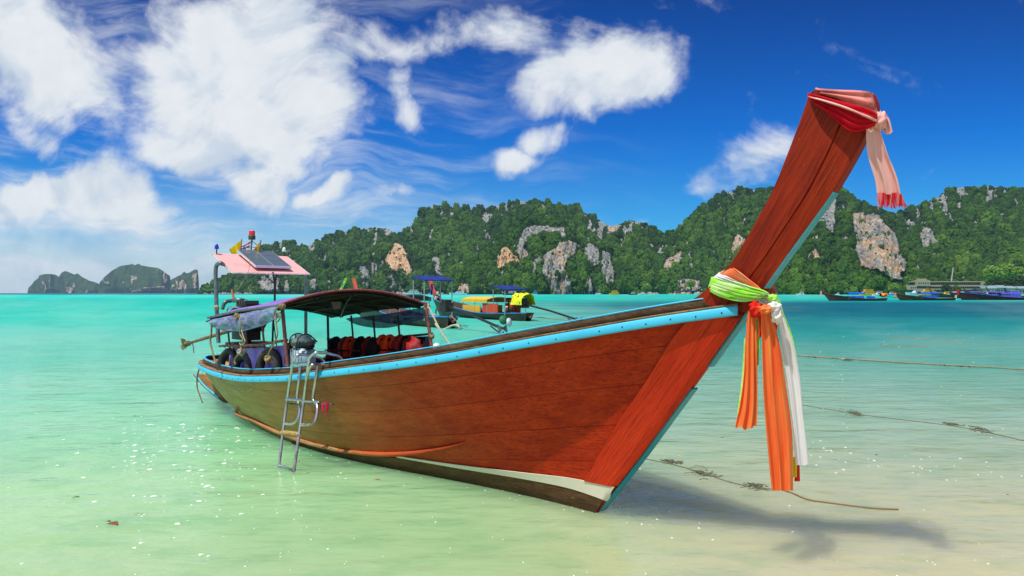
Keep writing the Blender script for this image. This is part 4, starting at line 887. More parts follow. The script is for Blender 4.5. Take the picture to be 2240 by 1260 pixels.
P = [[tuple(W(626 + 14 * u + 10 * v, 752 + 52 * v - 6 * u * (1 - v), .55 + .03 * math.sin(u * 9 + v * 4))) for u in np.linspace(0, 1, 10)] for v in np.linspace(0, 1, 12)]
MB().slab(P, .004).thing('draped_cloth', cloth('red_drape', srgb(200, 20, 30), srgb(140, 14, 24)), label='red cloth draped behind the near front canopy post', cat='cloth')
# life jackets along the far rail
M_jo = cloth('orange_jacket', srgb(255, 86, 30), srgb(236, 60, 30), trans=0, rough=.6); M_jr = cloth('dark_red_jacket', srgb(160, 36, 30), srgb(110, 26, 24), trans=0, rough=.6); M_jb = cloth('black_jacket', (.016, .014, .016, 1), (.03, .02, .025, 1), trans=0)
def jacket(px, w_, wid, hgt, m_, m2, rot, label, y0=748):
    s, z = pw(px, y0, w_); o = empty('life_jacket', L(s, w_, z - hgt), label=label, cat='life jacket', group='life jackets hung along the far rail')
    A = Matrix.Rotation(R(-46.22 + rot), 3, 'Z'); c = L(s, w_, z)
    for sg_ in (-1, 1):
        rows_ = []
        for v in np.linspace(0, 1, 12):
            hw = wid * (.26 + .22 * min(1, v * 2.2)) * (1 - .25 * max(0, v - .8) * 5 * .4); cx_ = sg_ * (wid * .27 * (.55 + .45 * min(1, v * 2)))
            th = .035 * (math.sin(math.pi * min(1, .12 + v)) ** .5 if v < .88 else .5); rows_.append([tuple(c + A @ Vector((cx_ + hw * .5 * math.cos(a), -.04 + th * math.sin(a) * (1 + .25 * math.sin(v * 14)), -v * hgt))) for a in np.linspace(0, 2 * math.pi, 12, endpoint=False)])
        MB().grid(rows_, True, closed=True).add(rows_[0], [tuple(range(12))]).add(rows_[-1], [tuple(range(12))]).build('jacket_panel', m_, o)
        for v in (.3, .55, .8): MB().box(c + A @ Vector((sg_ * wid * .27, -.075, -v * hgt)), (wid * .46, .014, .018), A).build('strap', m2, o)
    MB().tube(smooth([c + A @ Vector(q) for q in ((-wid * .2, -.03, -.05), (-wid * .17, 0, .03), (0, .03, .05), (wid * .17, 0, .03), (wid * .2, -.03, -.05))], 14), .026, 8).build('collar', m_, o)
jl = [(734, M_jb, M_jr, 'black and maroon life jacket leftmost on the far rail'), (752, M_jr, M_jb, 'maroon ribbed life jacket second from the left on the far rail'), (766, M_jo, M_jb, 'orange life jacket just left of the second far post'), (788, M_jb, M_jr, 'black life jacket with dark red straps right of the second far post'), (803, M_jr, M_jb, 'dark red life jacket left of the black round float'),
      (836, M_jo, M_jb, 'bright orange life jacket with black straps right of the black float'), (852, M_jo, M_jb, 'bright orange life jacket left of the fourth far post'), (872, M_jr, M_jb, 'dark red life jacket beside the plain red bag')]
for k, (x, a, b, lb) in enumerate(jl): jacket(x, -.74 + .03 * (k % 2), .24, .36, a, b, [25, -20, 30, 10, -30, 20, 35, -15][k], lb, 748 - (k > 4) * 3)
rbox(W(903, 765, -.72), (.36, .16, .30), .07, Matrix.Rotation(R(-46.22), 3, 'Z') @ Matrix.Rotation(.25, 3, 'Y')).thing('dry_sack', cloth('plain_red_sack', srgb(176, 42, 40), srgb(120, 30, 30), trans=0, rough=.5), label='plain red bag hanging at the front end of the far rail', cat='bag')
MB().lathe([(0, -.1), (.05, -.09), (.085, -.04), (.09, 0), (.085, .04), (.05, .09), (.02, .1), (.02, .14), (0, .14)], W(816, 762, -.62), n=18).thing('round_float', M_jb, label='round black float hanging on the far rail between life jackets', cat='float')
MB().lathe([(0, -.04), (.05, -.03), (.06, 0), (.05, .03), (0, .04)], W(955, 762, -.5), (1, .3, .1), 14).thing('white_bottle', mat('white_plastic', (.7, .72, .74), .4), label='white plastic bottle lying at the foot of the front canopy post', cat='bottle')
# ladder hooked on the near gunwale
ld = empty('boarding_ladder', W(645, 1031, 1.0), label='stainless steel boarding ladder hooked over the near gunwale', cat='ladder')
lw = .98
def lt(pts, r_, nm, m_=None, ws=None, n=None):
    ws = [w_ + .17 * max(0, (y - 880) / 150.) for w_, (x, y) in zip(ws or [lw] * len(pts), pts)]; return MB().tube(smooth([W(x, y, w_) for (x, y), w_ in zip(pts, ws)], n or len(pts) * 5), r_, 10).build(nm, m_ or M_steel, ld)
lt([(610, 1020), (619, 947), (628.5, 874), (640, 797), (643, 786), (651, 777), (664, 775.5), (680, 779), (699, 783), (709, 792), (713, 803)], .0135, 'rail', ws=[lw, lw, lw, lw, lw, lw - .02, lw - .08, lw - .16, lw - .24, lw - .28, lw - .29], n=60)
lt([(643, 1031), (654, 952), (664.5, 877), (675, 795), (679, 781), (690, 772), (704, 771), (722, 774), (741, 780), (748, 788), (750, 800)], .0135, 'rail', ws=[lw, lw, lw, lw, lw, lw - .02, lw - .08, lw - .16, lw - .24, lw - .28, lw - .29], n=60)
lt([(610, 1020), (643, 1030)], .0145, 'rung'); lt([(627, 873), (665, 876)], .016, 'rung'); lt([(641, 798), (675, 795)], .017, 'rung')
rg_ = lt([(617, 948), (656, 953)], .014, 'rung')
wr_ = MB(); a, b = W(617, 946.5, lw + .076), W(655, 951.5, lw + .08)
for k in range(9): t = (k + .5) / 9; wr_.lathe([(.018, -.013), (.026, -.006), (.027, .004), (.019, .013)], a.lerp(b, t), b - a, 10)
wr_.build('rope_binding', mat('yellow_rope', srgb(206, 178, 116), .9, col2=srgb(160, 130, 76), nscale=50, bump=.6, bscale=200), rg_)
for (P0, P1) in (([(657, 800), (654, 835), (650, 872), (656, 892), (652, 915), (640, 927), (624, 927)], [.90, .92, .93, .93, .93, .95, .98]), ([(673, 822), (677, 805), (686, 797), (700, 797), (737, 800)], [.98, .98, .95, .86, .72]), ([(695, 800), (690, 835), (685, 872), (694, 888), (692, 913), (681, 928), (659, 930)], [.90, .92, .93, .93, .93, .95, .98])):
    lt(P0, .0135, 'standoff_bar', ws=P1, n=34)
lt([(630, 883), (662, 886), (700, 884), (728, 884)], .011, 'cross_bar', mat('tarnished_steel', (.25, .2, .14), .4, .8), ws=[.95, .93, .90, .88]); lt([(664, 878), (700, 879)], .012, 'cross_bar', ws=[.98, .92])
tie = MB(); wq = W(708, 886, .90)
for k in range(7):
    x = 701 + k * 2.8; tie.tube(smooth([W(x, 881, .9), W(x + random.uniform(-2, 3), 892 + random.uniform(0, 6), .915), W(x + random.uniform(-1, 5), 900 + random.uniform(0, 22) * (k in (1, 3, 5)), .92)], 8), [.006] * 4 + [.003] * 4, 5)
tie.thing('ribbon', cloth('magenta_ribbon', srgb(206, 30, 90), srgb(160, 20, 60)), label='shredded magenta ribbon tied to the ladder bar', cat='ribbon')
# ---- ropes
def rope_thing(pts, r_, label, m_=None, n=None, name='rope'): return MB().tube(smooth(pts, n or len(pts) * 6), r_, 6).thing(name, m_ or M_rope, label=label, cat='rope')
def knot(px, py, w_, r_, m_, label, nm='rope_knot', n=7):
    b = MB(); c = W(px, py, w_)
    for k in range(n): a = random.uniform(0, 6.28); t = torus(c + Vector((random.uniform(-1, 1), random.uniform(-1, 1), random.uniform(-1, 1))) * r_ * .35, (math.cos(a), math.sin(a), random.uniform(-.8, .8)), r_ * .75, r_ * .3, 14, 6); b.add(t.v, t.f, True)
    return b.thing(nm, m_, label=label, cat='knot')
rope_thing([W(x, y, .95) for x, y in [(615, 668), (604, 676), (600, 690), (607, 703), (613, 692), (606, 684), (604, 705), (607, 730), (601, 748), (590, 768), (583, 783)]], .008, 'pale rope hanging from the front corner of the canopy to the tyre')
rope_thing([W(x, y, .95) for x, y in [(522, 690), (527, 710), (525, 730), (532, 744), (527, 757), (528, 770), (517, 780), (513, 789), (515, 797)]], .008, 'knotted rope hanging in front of the purple sheet')
rope_thing([W(x, y, .95) for x, y in [(528, 722), (533, 738), (536, 748), (528, 755), (524, 750)]], .006, 'short loop of rope below the rolled curtain', M_ropew)
rope_thing([W(x, y, .9) for x, y in [(465, 700), (463, 712), (462, 730), (460, 748), (465, 770), (472, 795)]], .012, 'thick pale rope at the stern post')
rope_thing([W(x, y, .5) for x, y in [(508, 640 + 10), (541, 600), (547, 560)][::-1]], .003, 'thin stay line from the mast to the engine', M_ropew)
rope_thing([W(938, 672, -.88), W(962, 720, -.6), W(986, 757, -.35)], .011, 'taut white rope from the canopy corner to the far gunwale', M_ropew)
rope_thing([W(x, y, w_) for x, y, w_ in [(475, 795, .55), (462, 789, .5), (448, 793, .46), (438, 803, .44), (432, 820, .45), (431, 845, .46), (437, 865, .46), (443, 881, .46)]], .010, 'brown mooring rope hanging over the stern', mat('brown_rope', srgb(120, 96, 64), .9))
knot(617, 670, .90, .030, M_rope, 'big rope knot at the near front canopy corner'); knot(518, 692, .92, .030, M_rope, 'frayed rope knot on the near curtain rail'); knot(527, 771, .93, .035, M_ropew, 'round pale rope knot in front of the purple sheet')
knot(586, 787, .9, .036, mat('tan_rag', srgb(190, 150, 90), .9, col2=(.05, .05, .05, 1), nscale=20), 'tan and black rag knot on the tyre'); knot(473, 672, .62, .03, M_ropew, 'rope wrapped round the stern post above the canopy')
knot(478, 793, .5, .04, M_rope, 'coil of rope lying on the stern deck'); knot(934, 672, -.88, .035, M_ropew, 'white rope knot at the far front canopy corner'); knot(944, 735, -.86, .03, M_rope, 'rope lashing where the far rail meets the front post')
# ---- sashes round the prow
def band(U, Lw, m_, label, w0=.11, n=40, folds=5, name='sash', far=True):
    """a cloth band across the near cheek of the prow, carried round behind it"""
    U = smooth([(*q, 0) for q in U], n)[:, :2]; Lw = smooth([(*q, 0) for q in Lw], n)[:, :2]; P = []
    ph = random.uniform(0, 6)
    for i in range(n):
        t = i / (n - 1); r_ = []
        for j in range(13):
            v = j / 12; x, y = U[i] * (1 - v) + Lw[i] * v
            edge_ = (1 - abs(2 * t - 1) ** 6); w_ = w0 * (.35 + .65 * edge_) + .014 * math.sin(v * folds * 6.28 + ph + t * 3) * (.4 + .6 * edge_) - .02 * abs(2 * v - 1) ** 3
            r_.append(tuple(W(x, y, w_)))
        P.append(r_)
    mb = MB().slab(P[::-1], .006)
    if far:   # the pass behind
        A = [Vector(q) for q in P[0]]; Z_ = [Vector(q) for q in P[-1]]; Q = []
        for i in range(16):
            t = i / 15; off = -math.sin(t * math.pi) ** .5 * (w0 * 2.1); Q.append([tuple(A[j].lerp(Z_[j], t) + Vector((NX, NY, 0)) * off) for j in range(13)])
        mb.slab(Q, .006)
    return mb.thing(name, m_, label=label, cat='sash')
band([(1597, 582), (1622, 600), (1650, 622), (1686, 648)], [(1571, 598), (1604, 613), (1640, 630), (1672, 656)], M_peach, 'peach orange sash, highest band round the foot of the prow', w0=.115, folds=6)
band([(1572, 597), (1610, 612), (1650, 630), (1688, 656)], [(1558, 608), (1600, 624), (1650, 652), (1690, 672)], M_wcl, 'white sash band between the peach and the lime ones', w0=.12, folds=3)
band([(1556, 606), (1607, 617), (1641, 628), (1671, 637), (1690, 648)], [(1547, 634), (1577, 648), (1611, 657), (1645, 659), (1680, 655)], M_lime, 'wide lime green sash wound round the foot of the prow', w0=.14, folds=5)
band([(1630, 656), (1650, 660), (1670, 666), (1684, 672)], [(1634, 662), (1648, 684), (1660, 697), (1672, 690)], M_red, 'red sash bunched below the lime band', w0=.12, folds=4, far=False)
YK = W(1685, 672, .12).y
def strip(rows_, m_, label, dy=0., folds=4, amp=.022, n=70, name='hanging_sash', cols=44, ragged=0., thick=.003, mb=None, lean=0.):
    Rr = smooth([(*q,) for q in rows_], n); P = []; ph = [random.uniform(0, 6.28) for _ in range(4)]
    for i in range(n):
        t = i / (n - 1); xl, xr, y = Rr[i]; r_ = []
        for j in range(cols):
            u = j / (cols - 1); uu = u + .03 * math.sin(t * 5 + ph[3]); grow = min(1, .35 + t * 1.4)
            uu = uu + .12 * (float(vnoise(np.array(u * 3.1 + ph[0]), np.array(t * 1.3), 9)) - .5) / max(folds, 1) * 2; f = (.55 + .9 * float(vnoise(np.array(u * 5. + ph[1]), np.array(t * 2.), 4))) * math.sin(uu * folds * 6.28 + ph[0] + .6 * math.sin(t * 3 + ph[1])) + .22 * math.sin(uu * folds * 2.1 * 6.28 + ph[2] + t * 1.5)
            yy = y + (ragged * (vnoise(np.array(u * 9.), np.array(2.), 5) - .5) if i == n - 1 else 0)
            r_.append(tuple(D(xl + (xr - xl) * u, yy, YK + dy + lean * t + amp * f * grow)))
        P.append(r_)
    mb = mb or MB(); mb.slab(P, thick)
    return mb.thing(name, m_, label=label, cat='sash')
def lump(pxy, r_, m_, label, dy=-.02, name='sash_knot', n=16):
    """a knotted wad of cloth"""
    c = D(*pxy, YK + dy); P = []; s0 = random.uniform(0, 9)
    for i in range(n + 1):
        th = math.pi * i / n; row = []
        for j in range(24):
            ph_ = 2 * math.pi * j / 24; k = 1 + .22 * math.sin(4 * ph_ + 3 * th + s0) + .16 * math.sin(7 * th + s0 * 2 + 2 * ph_); row.append(tuple(c + Vector((math.sin(th) * math.cos(ph_) * r_[0], math.sin(th) * math.sin(ph_) * r_[0] * .8, math.cos(th) * r_[1])) * k))
        P.append(row)
    return MB().grid(P, True, closed=True).thing(name, m_, label=label, cat='knot')
strip([(1697, 1704, 654), (1706, 1715, 690), (1716, 1729, 724), (1722, 1742, 775), (1730, 1748, 830)], M_lime, 'thin lime sash tail showing at the edge of the white one', dy=.05, folds=1, amp=.01, cols=14)
strip([(1700, 1715, 694), (1706, 1728, 730), (1713, 1741, 775), (1722, 1751, 838), (1731, 1756, 903), (1736, 1763, 960), (1741, 1769, 1017)], M_wcl, 'long white sash hanging rightmost below the prow', dy=.03, folds=1.7, amp=.009, ragged=4)
strip([(1735, 1744, 1000), (1735, 1743, 1044)], M_yell, 'short yellow cloth end between the orange and white sashes', dy=.045, folds=1, amp=.004, n=10, cols=10)
strip([(1742, 1749, 1005), (1738, 1750, 1053)], M_red, 'small red cloth end below the white sash', dy=.06, folds=1, amp=.004, n=10, cols=10)
strip([(1652, 1663, 692), (1653, 1662, 740), (1651, 1658, 800)], M_lime, 'narrow lime sash end between the two orange sashes', dy=.04, folds=1.2, amp=.008, cols=14)
strip([(1628, 1640, 740), (1622, 1634, 830), (1612, 1624, 908)], M_lime, 'lime sash edge showing left of the short orange sash', dy=.05, folds=1, amp=.006, cols=12)
strip([(1637, 1653, 680), (1631, 1655, 753), (1628, 1656, 817), (1620, 1657, 881), (1609, 1656, 933)], M_orange, 'short orange sash hanging left below the prow', dy=.02, folds=2.3, amp=.010, ragged=16)
strip([(1665, 1687, 684), (1667, 1701, 731), (1668, 1710, 774), (1669, 1716, 817), (1671, 1725, 881), (1676, 1733, 946), (1682, 1735, 1010), (1688, 1735, 1073)], M_orange, 'longest orange sash hanging in the middle below the prow', dy=-.02, folds=2.4, amp=.013)
strip([(1658, 1668, 690), (1660, 1668, 715), (1659, 1665, 738)], M_red, 'short red sash end beside the orange knot', dy=.0, folds=1, amp=.006, cols=12, n=20)
strip([(1686, 1702, 690), (1689, 1702, 708), (1684, 1700, 724)], M_orange, 'small orange loop behind the white knot', dy=.0, folds=1.5, amp=.01, cols=16, n=20)
strip([(1692, 1700, 722), (1694, 1700, 745)], M_yell, 'yellow scrap under the white knot', dy=.02, folds=1, amp=.003, cols=8, n=8)
lump((1673, 677), (.036, .022), M_orange, 'orange knot at the top of the longest sash', -.05); lump((1694, 672), (.034, .028), M_wcl, 'upper white knot beside the lime band', -.04); lump((1700, 690), (.030, .040), M_wcl, 'lower white knot at the top of the white sash', -.04)
lump((1690, 652), (.026, .020), M_lime, 'lime green knot at the front edge of the prow', -.02); lump((1651, 676), (.030, .040), M_red, 'red cloth wad under the lime band', .0)
# ---- scarf tied over the top of the prow
band([(1783, 193), (1830, 196), (1880, 198), (1908, 202)], [(1790, 206), (1835, 216), (1880, 234), (1921, 252)], M_stain, 'stained pink scarf cap over the very top of the prow', w0=.115, folds=2, name='prow_scarf')
band([(1767, 204), (1809, 213), (1851, 224), (1895, 238), (1922, 252)], [(1766, 218), (1797, 238), (1830, 262), (1866, 286), (1918, 274)], M_crim, 'crimson scarf wound round the top of the prow', w0=.13, folds=4, name='prow_scarf')
band([(1767, 208), (1809, 219), (1851, 233), (1890, 250), (1920, 262)], [(1768, 214), (1809, 226), (1851, 241), (1890, 256), (1920, 268)], M_pink, 'pale pink fold across the crimson scarf', w0=.150, folds=1, name='prow_scarf', far=False)
YK0 = YK; YK = W(1905, 280, .06).y
lump((1926, 264), (.030, .042), M_pink, 'pink scarf knot at the front of the prow top', -.01, name='scarf_knot')
strip([(1918, 1936, 248), (1928, 1946, 262), (1934, 1953, 290)], M_pink, 'short frayed pink scarf end right of the knot', dy=-.01, folds=2, amp=.01, cols=20, n=20, ragged=10, name='scarf_end')
fr_ = MB()
for k in range(30):
    u = (k + .5) / 30; x0 = 1920 + 50 * u; x1 = 1921 + 64 * u + random.uniform(-2, 2); fr_.tube(smooth([D(x0, 422, YK), D((x0 + x1) / 2 + random.uniform(-2, 2), 440, YK), D(x1, 454 + random.uniform(-4, 5), YK)], 6), [.0045, .0045, .0042, .004, .003, .002], 5)
tailo = strip([(1896, 1921, 276), (1896, 1931, 308), (1898, 1941, 337), (1906, 1954, 366), (1915, 1964, 395), (1920, 1970, 425)], M_pink, 'long faded pink scarf tail with red fringe hanging from the prow top', dy=0, folds=1.6, amp=.014, name='scarf_tail')
org = Vector(tailo.location); me_ = fr_.mesh('fringe', org); fo = link('fringe', me_, tailo, cloth('fringe_threads', srgb(244, 150, 146), srgb(226, 36, 52), nscale=60, nlo=.42, nhi=.55, stretch=(1, 1, .05))); fo['label'] = 'red fringe'
YK = YK0

# ================================================================== OTHER BOATS IN THE BAY
def solid(nm, c, c2=None, rough=.6, metal=0): return mat(nm, c, rough, metal, col2=c2 or tuple(x * .6 for x in c[:3]) + (1,), nscale=3)
class LB(MB):
    local = True
def longtail(bow, stern, label, hull_c, edge_c, prow_c=None, canopy=None, roof=None, cover=None, boards=(), engine=True, pole=5., height=.75, prow_h=2.5, tall=1., group='moored longtail boats', detail=True):
    B = Vector((bow[0], bow[1], 0)); S = Vector((stern[0], stern[1], 0)); d_ = B - S; Ln = d_.length; rz = math.atan2(d_.y, d_.x)
    r = empty('longtail_boat', S, rz, label=label, cat='boat', group=group)
    bw = lambda x: .92 * tall * min(1, math.sin(math.pi * min(1, max(.02, (x + .25) / (Ln * 1.08))) ** .85) ** .6) * (1 if x < Ln * .75 else max(.06, 1 - ((x - Ln * .75) / (Ln * .33)) ** 1.6))
    sh_ = lambda x: height * tall * (.75 - .15 * math.sin(min(1, x / Ln * 1.4) * math.pi) + 2.3 * max(0, x / Ln - .3) ** 1.7)
    nx_ = 22; P = {1: [], -1: []}
    for sgn in (1, -1):
        for i in range(nx_ + 1):
            u = i / nx_; row = []
            for j in range(7):
                t = j / 6; x0 = u * Ln; x = x0 + (t * 1.25 * max(0, u - .55) / .45) - (t * .35 * max(0, .12 - u) / .12); b = bw(x0) * (.25 + .75 * t ** .6) if j else 0
                row.append((x, sgn * b, -.18 + (sh_(x0) + .18) * t))
            P[sgn].append(row)
    hm_ = LB(); hm_.grid(P[1], True); hm_.grid(P[-1], True, flip=True)
    hm_.grid([[P[1][i][0 + 6], (P[1][i][6][0], 0, P[1][i][6][2] - .3), P[-1][i][6]] for i in range(nx_ + 1)], False)
    hm_.build('hull', hull_c, r)
    for sgn in (1, -1):
        LB().tube([(q[6][0], q[6][1] + sgn * .02, q[6][2]) for q in P[sgn]], .03 * tall, 6).build('gunwale', edge_c, r)
    xt = Ln + 1.15; z0 = sh_(Ln)
    pr = [(xt - .15, z0 - .15), (xt + .55, z0 + (prow_h - z0) * .55), (xt + .95, prow_h), (xt + .62, prow_h + .05), (xt + .12, z0 + (prow_h - z0) * .5), (xt - .9, z0 + .05)]
    LB().prism([(a, .07, b) for a, b in pr], (0, -.14, 0)).build('prow', prow_c or hull_c, r)
    if canopy:
        x0, x1, zc, cm, frame = canopy; LBc = [[(x0 + (x1 - x0) * u, y, zc + .16 * (1 - (y / .85) ** 2)) for y in np.linspace(-.85, .85, 9)] for u in np.linspace(0, 1, 8)]
        m_ = LB(); m_.slab(LBc, -.03); m_.build('canopy', cm, r)
        for y in (-.86, .86): LB().box(((x0 + x1) / 2, y, zc - .06), (x1 - x0, .03, .2)).build('canopy_valance', cm, r)
        for x in np.linspace(x0 + .1, x1 - .1, 3):
            for y in (-.8, .8): LB().tube([(x, y, .3), (x, y, zc)], .025, 5).build('post', frame, r)
    if roof:
        x0, x1, zr, rm, frame = roof; LB().prism([(x0, -.75, zr + .05), (x1, -.75, zr + .28), (x1, .75, zr + .28), (x0, .75, zr + .05)][::-1], (0, 0, .05)).build('rear_roof', rm, r)
        for x, y in ((x0 + .1, -.7), (x1 - .1, -.7), (x0 + .1, .7), (x1 - .1, .7)): LB().tube([(x, y, .3), (x, y, zr + .1)], .03, 6).build('post', frame, r)
    for (x0, x1, za, zb, bm_) in boards: LB().box(((x0 + x1) / 2, -.78, (za + zb) / 2), (x1 - x0, .04, zb - za)).build('side_board', bm_, r); LB().box(((x0 + x1) / 2, .78, (za + zb) / 2), (x1 - x0, .04, zb - za)).build('side_board', bm_, r)
    if engine:
        e = LB().box((.45, 0, .95), (.7, .4, .4)).box((.4, 0, 1.22), (.4, .3, .16)).build('engine', M_black, r)
        LB().tube([(.5, .2, 1.1), (.7, .25, 1.45), (1.1, .25, 1.5)], .04, 6).build('exhaust_pipe', M_black, e)
        LB().tube([(.1, 0, .95), (-pole * .5, 0, .62), (-pole, 0, .22)], .055, 6).build('tail_shaft', M_black, r)
        LB().tube([(-pole + 1.0, 0, .28), (-pole + .05, 0, -.02), (-pole - .1, 0, .1)], .03, 5).build('shaft_guard', M_black, r)
        LB().slab([[(-pole - .02 + .05 * u, v * .2, .2 + .2 * abs(v) * u) for u in (-1, 0, 1)] for v in np.linspace(-1, 1, 7)], .02).build('propeller', M_galv, r)
    if cover:
        Pc = [[(.45 + .62 * u * (1.05 - .15 * math.sin(3 * v)), .5 * math.cos(v) * (1 + .08 * math.sin(5 * v + 3 * u)), .78 + .78 * math.sin(v) ** .8 * (1 + .05 * math.sin(9 * u))) for v in np.linspace(.12, math.pi - .12, 14)] for u in np.linspace(-1, 1, 9)]
        m_ = LB(); m_.slab(Pc, .02); cv = m_.build('engine_cover', cover, r)
    return r, P
M_hd = solid('dark_brown_hull', srgb(112, 72, 52), srgb(62, 46, 38)); M_hb = solid('brown_hull', srgb(110, 66, 40), srgb(60, 42, 32)); M_hr = solid('dark_red_hull', srgb(80, 26, 24), srgb(38, 20, 24))
M_he = solid('grey_green_hull', srgb(104, 66, 48), srgb(60, 48, 40))
M_bl = solid('blue_trim', srgb(40, 140, 210), rough=.5); M_br = solid('bright_blue_tarp', srgb(10, 110, 230), srgb(20, 80, 200)); M_nv = solid('navy_tarp', srgb(14, 50, 150), srgb(8, 30, 90)); M_pu = solid('purple_tarp', srgb(84, 60, 190), srgb(120, 100, 210))
M_op = solid('orange_prow', srgb(206, 80, 44), srgb(180, 70, 40)); M_yt = solid('yellow_tarp', srgb(240, 190, 40), srgb(226, 170, 30)); M_yb = solid('yellow_board', srgb(240, 180, 40), srgb(220, 160, 30)); M_ob = solid('orange_board', srgb(214, 84, 44), srgb(190, 60, 36))
M_yc = cloth('yellow_engine_cloth', srgb(240, 240, 60), srgb(226, 226, 40), trans=.1); marked(M_yc, (.02, .02, .02, 1), .60, .62, 4.5, (3, 1, 0)); M_rc = cloth('red_yellow_cloth', srgb(230, 190, 30), srgb(214, 30, 40), trans=.2, nscale=1.2, nlo=.48, nhi=.52)
M_gp = mat('grey_pipe', (.35, .38, .4), .5, .3)
def gp(px, d_): return ((px - CX) / F * d_, d_)
# middle distance
m1, mp = longtail(gp(965, 49), gp(1153, 39), 'moored longtail boat with orange prow, yellow roof and yellow cloth over its engine', M_hd, M_bl, M_op, canopy=(3.2, 6.6, 1.18, M_yt, M_gp), roof=(1.2, 2.8, 1.72, M_nv, M_gp), cover=M_yc, boards=[(2.0, 3.9, .42, .98, M_ob), (4.2, 6.6, .42, .85, M_yb)], height=.62, prow_h=2.45, group=None)
LB().tube(smooth([(5.3, -.83, .45), (5.2, -.83, .66), (5.05, -.83, .72), (4.9, -.83, .66), (4.8, -.83, .45)], 14), .04, 6).build('board_emblem', M_black, m1)
for x in np.linspace(6.9, 10.6, 8): LB().box((x, 0, .62 + (x - 6.9) * .10), (.18, 1.2, .05)).build('thwart', M_cap, m1)
LB().tube([(2.6, -.3, .4), (2.6, -.3, 1.2)], .04, 6).lathe([(0, 0), (.28, .02), (.25, .10), (0, .12)], (2.6, -.3, 1.2)).build('steering_stool', M_black, m1)
c_ = empty('jerry_can', m1.matrix_basis @ Vector((3.0, -.5, .4)), label='cream jerry can standing in the boat with the yellow roof', cat='can')
rbox(Vector(c_.location) + Vector((0, 0, .2)), (.42, .3, .4), .06, Matrix.Identity(3)).build('can_body', solid('cream_plastic', srgb(236, 206, 150)), c_); MB().tube([Vector(c_.location) + Vector((-.1, 0, .42)), Vector(c_.location) + Vector((.1, 0, .42))], .03, 6).build('can_handle', M_black, c_)
m2, _ = longtail(gp(792, 43), gp(985, 31), 'dark longtail boat with raised navy roof moored behind the red boat, orange and lime prow', M_he, M_bl, M_op, canopy=(4.4, 7.5, 1.35, solid('grey_tarp', srgb(110, 120, 130)), M_gp), roof=(1.3, 2.9, 2.12, M_nv, M_gp), height=.72, prow_h=2.5, group=None)
LB().box((-.35, 0, .45), (.1, .1, .1)).build('rudder_stop', M_black, m2)
for (xx, yy, lab, dy_) in ((1105, 703, 'green', 26.3),):
    MB().lathe([(0, -.05), (.16, -.04), (.18, 0), (.16, .04), (0, .05)], D(1101, 700, 26.6), (.4, -.9, .2), 18).thing('buoy', solid('green_disc', srgb(40, 120, 80)), label='round green float hung at the end of the tail shaft behind the red boat', cat='float')
    MB().lathe([(0, -.03), (.17, -.02), (.17, .02), (0, .03)], D(1114, 705, 26.2), (.9, -.5, .2), 18).thing('white_disc', solid('white_disc', (.75, .75, .78, 1)), label='white disc beside the green float on the tail shaft', cat='float')
# ribbons on their prows
def ribbon(pts, wd, m_, d_, label, nm='prow_ribbon'): return MB().slab([[tuple(D(x + wd * (u - .5), y, d_ + .06 * math.sin(u * 9 + y * .4))) for u in np.linspace(0, 1, 8)] for x, y in smooth(pts, 14)[:, :2]], .02).thing(nm, m_, label=label, cat='ribbon')
ribbon([(757, 609), (752, 622), (745, 634)], 5, M_lime, 46, 'lime ribbon hanging from an orange prow behind the canopy'); ribbon([(746, 609, ), (754, 609.5), (761, 610)], 5, M_lime, 45.5, 'lime cloth wound on top of the orange prow behind the canopy') if False else None
ribbon([(945, 621), (945, 632), (944, 645)], 3.4, cloth('blue_ribbon', srgb(10, 40, 220)), 49.5, 'deep blue ribbon hanging beside the orange prow'); ribbon([(958, 638), (955, 647), (952, 656)], 5, M_wcl, 49, 'white and blue cloth tied to the orange prow of the moored boat')
# ropes by these boats
MB().tube(smooth([D(955, 675, 33), D(951, 700, 32), D(958, 716, 31), D(968, 722, 30.5), D(990, 712, 30), D(1003, 713, 29.5), D(1006, 722, 29.5)], 30), .05, 6).thing('hose', M_ropew, label='pale yellow hose hanging over the stern of the dark boat behind', cat='hose')
MB().tube([D(985, 690, 31), D(1010, 712, 29.5), D(1022, 716, 29)], .02, 5).thing('rope', M_rope, label='thin mooring rope from the dark stern down to the water', cat='rope')
MB().tube([D(1160, 692, 39), D(1256, 702, 36)], .022, 5).thing('rope', M_rope, label='slack rope running right from the stern of the yellow roofed boat', cat='rope')
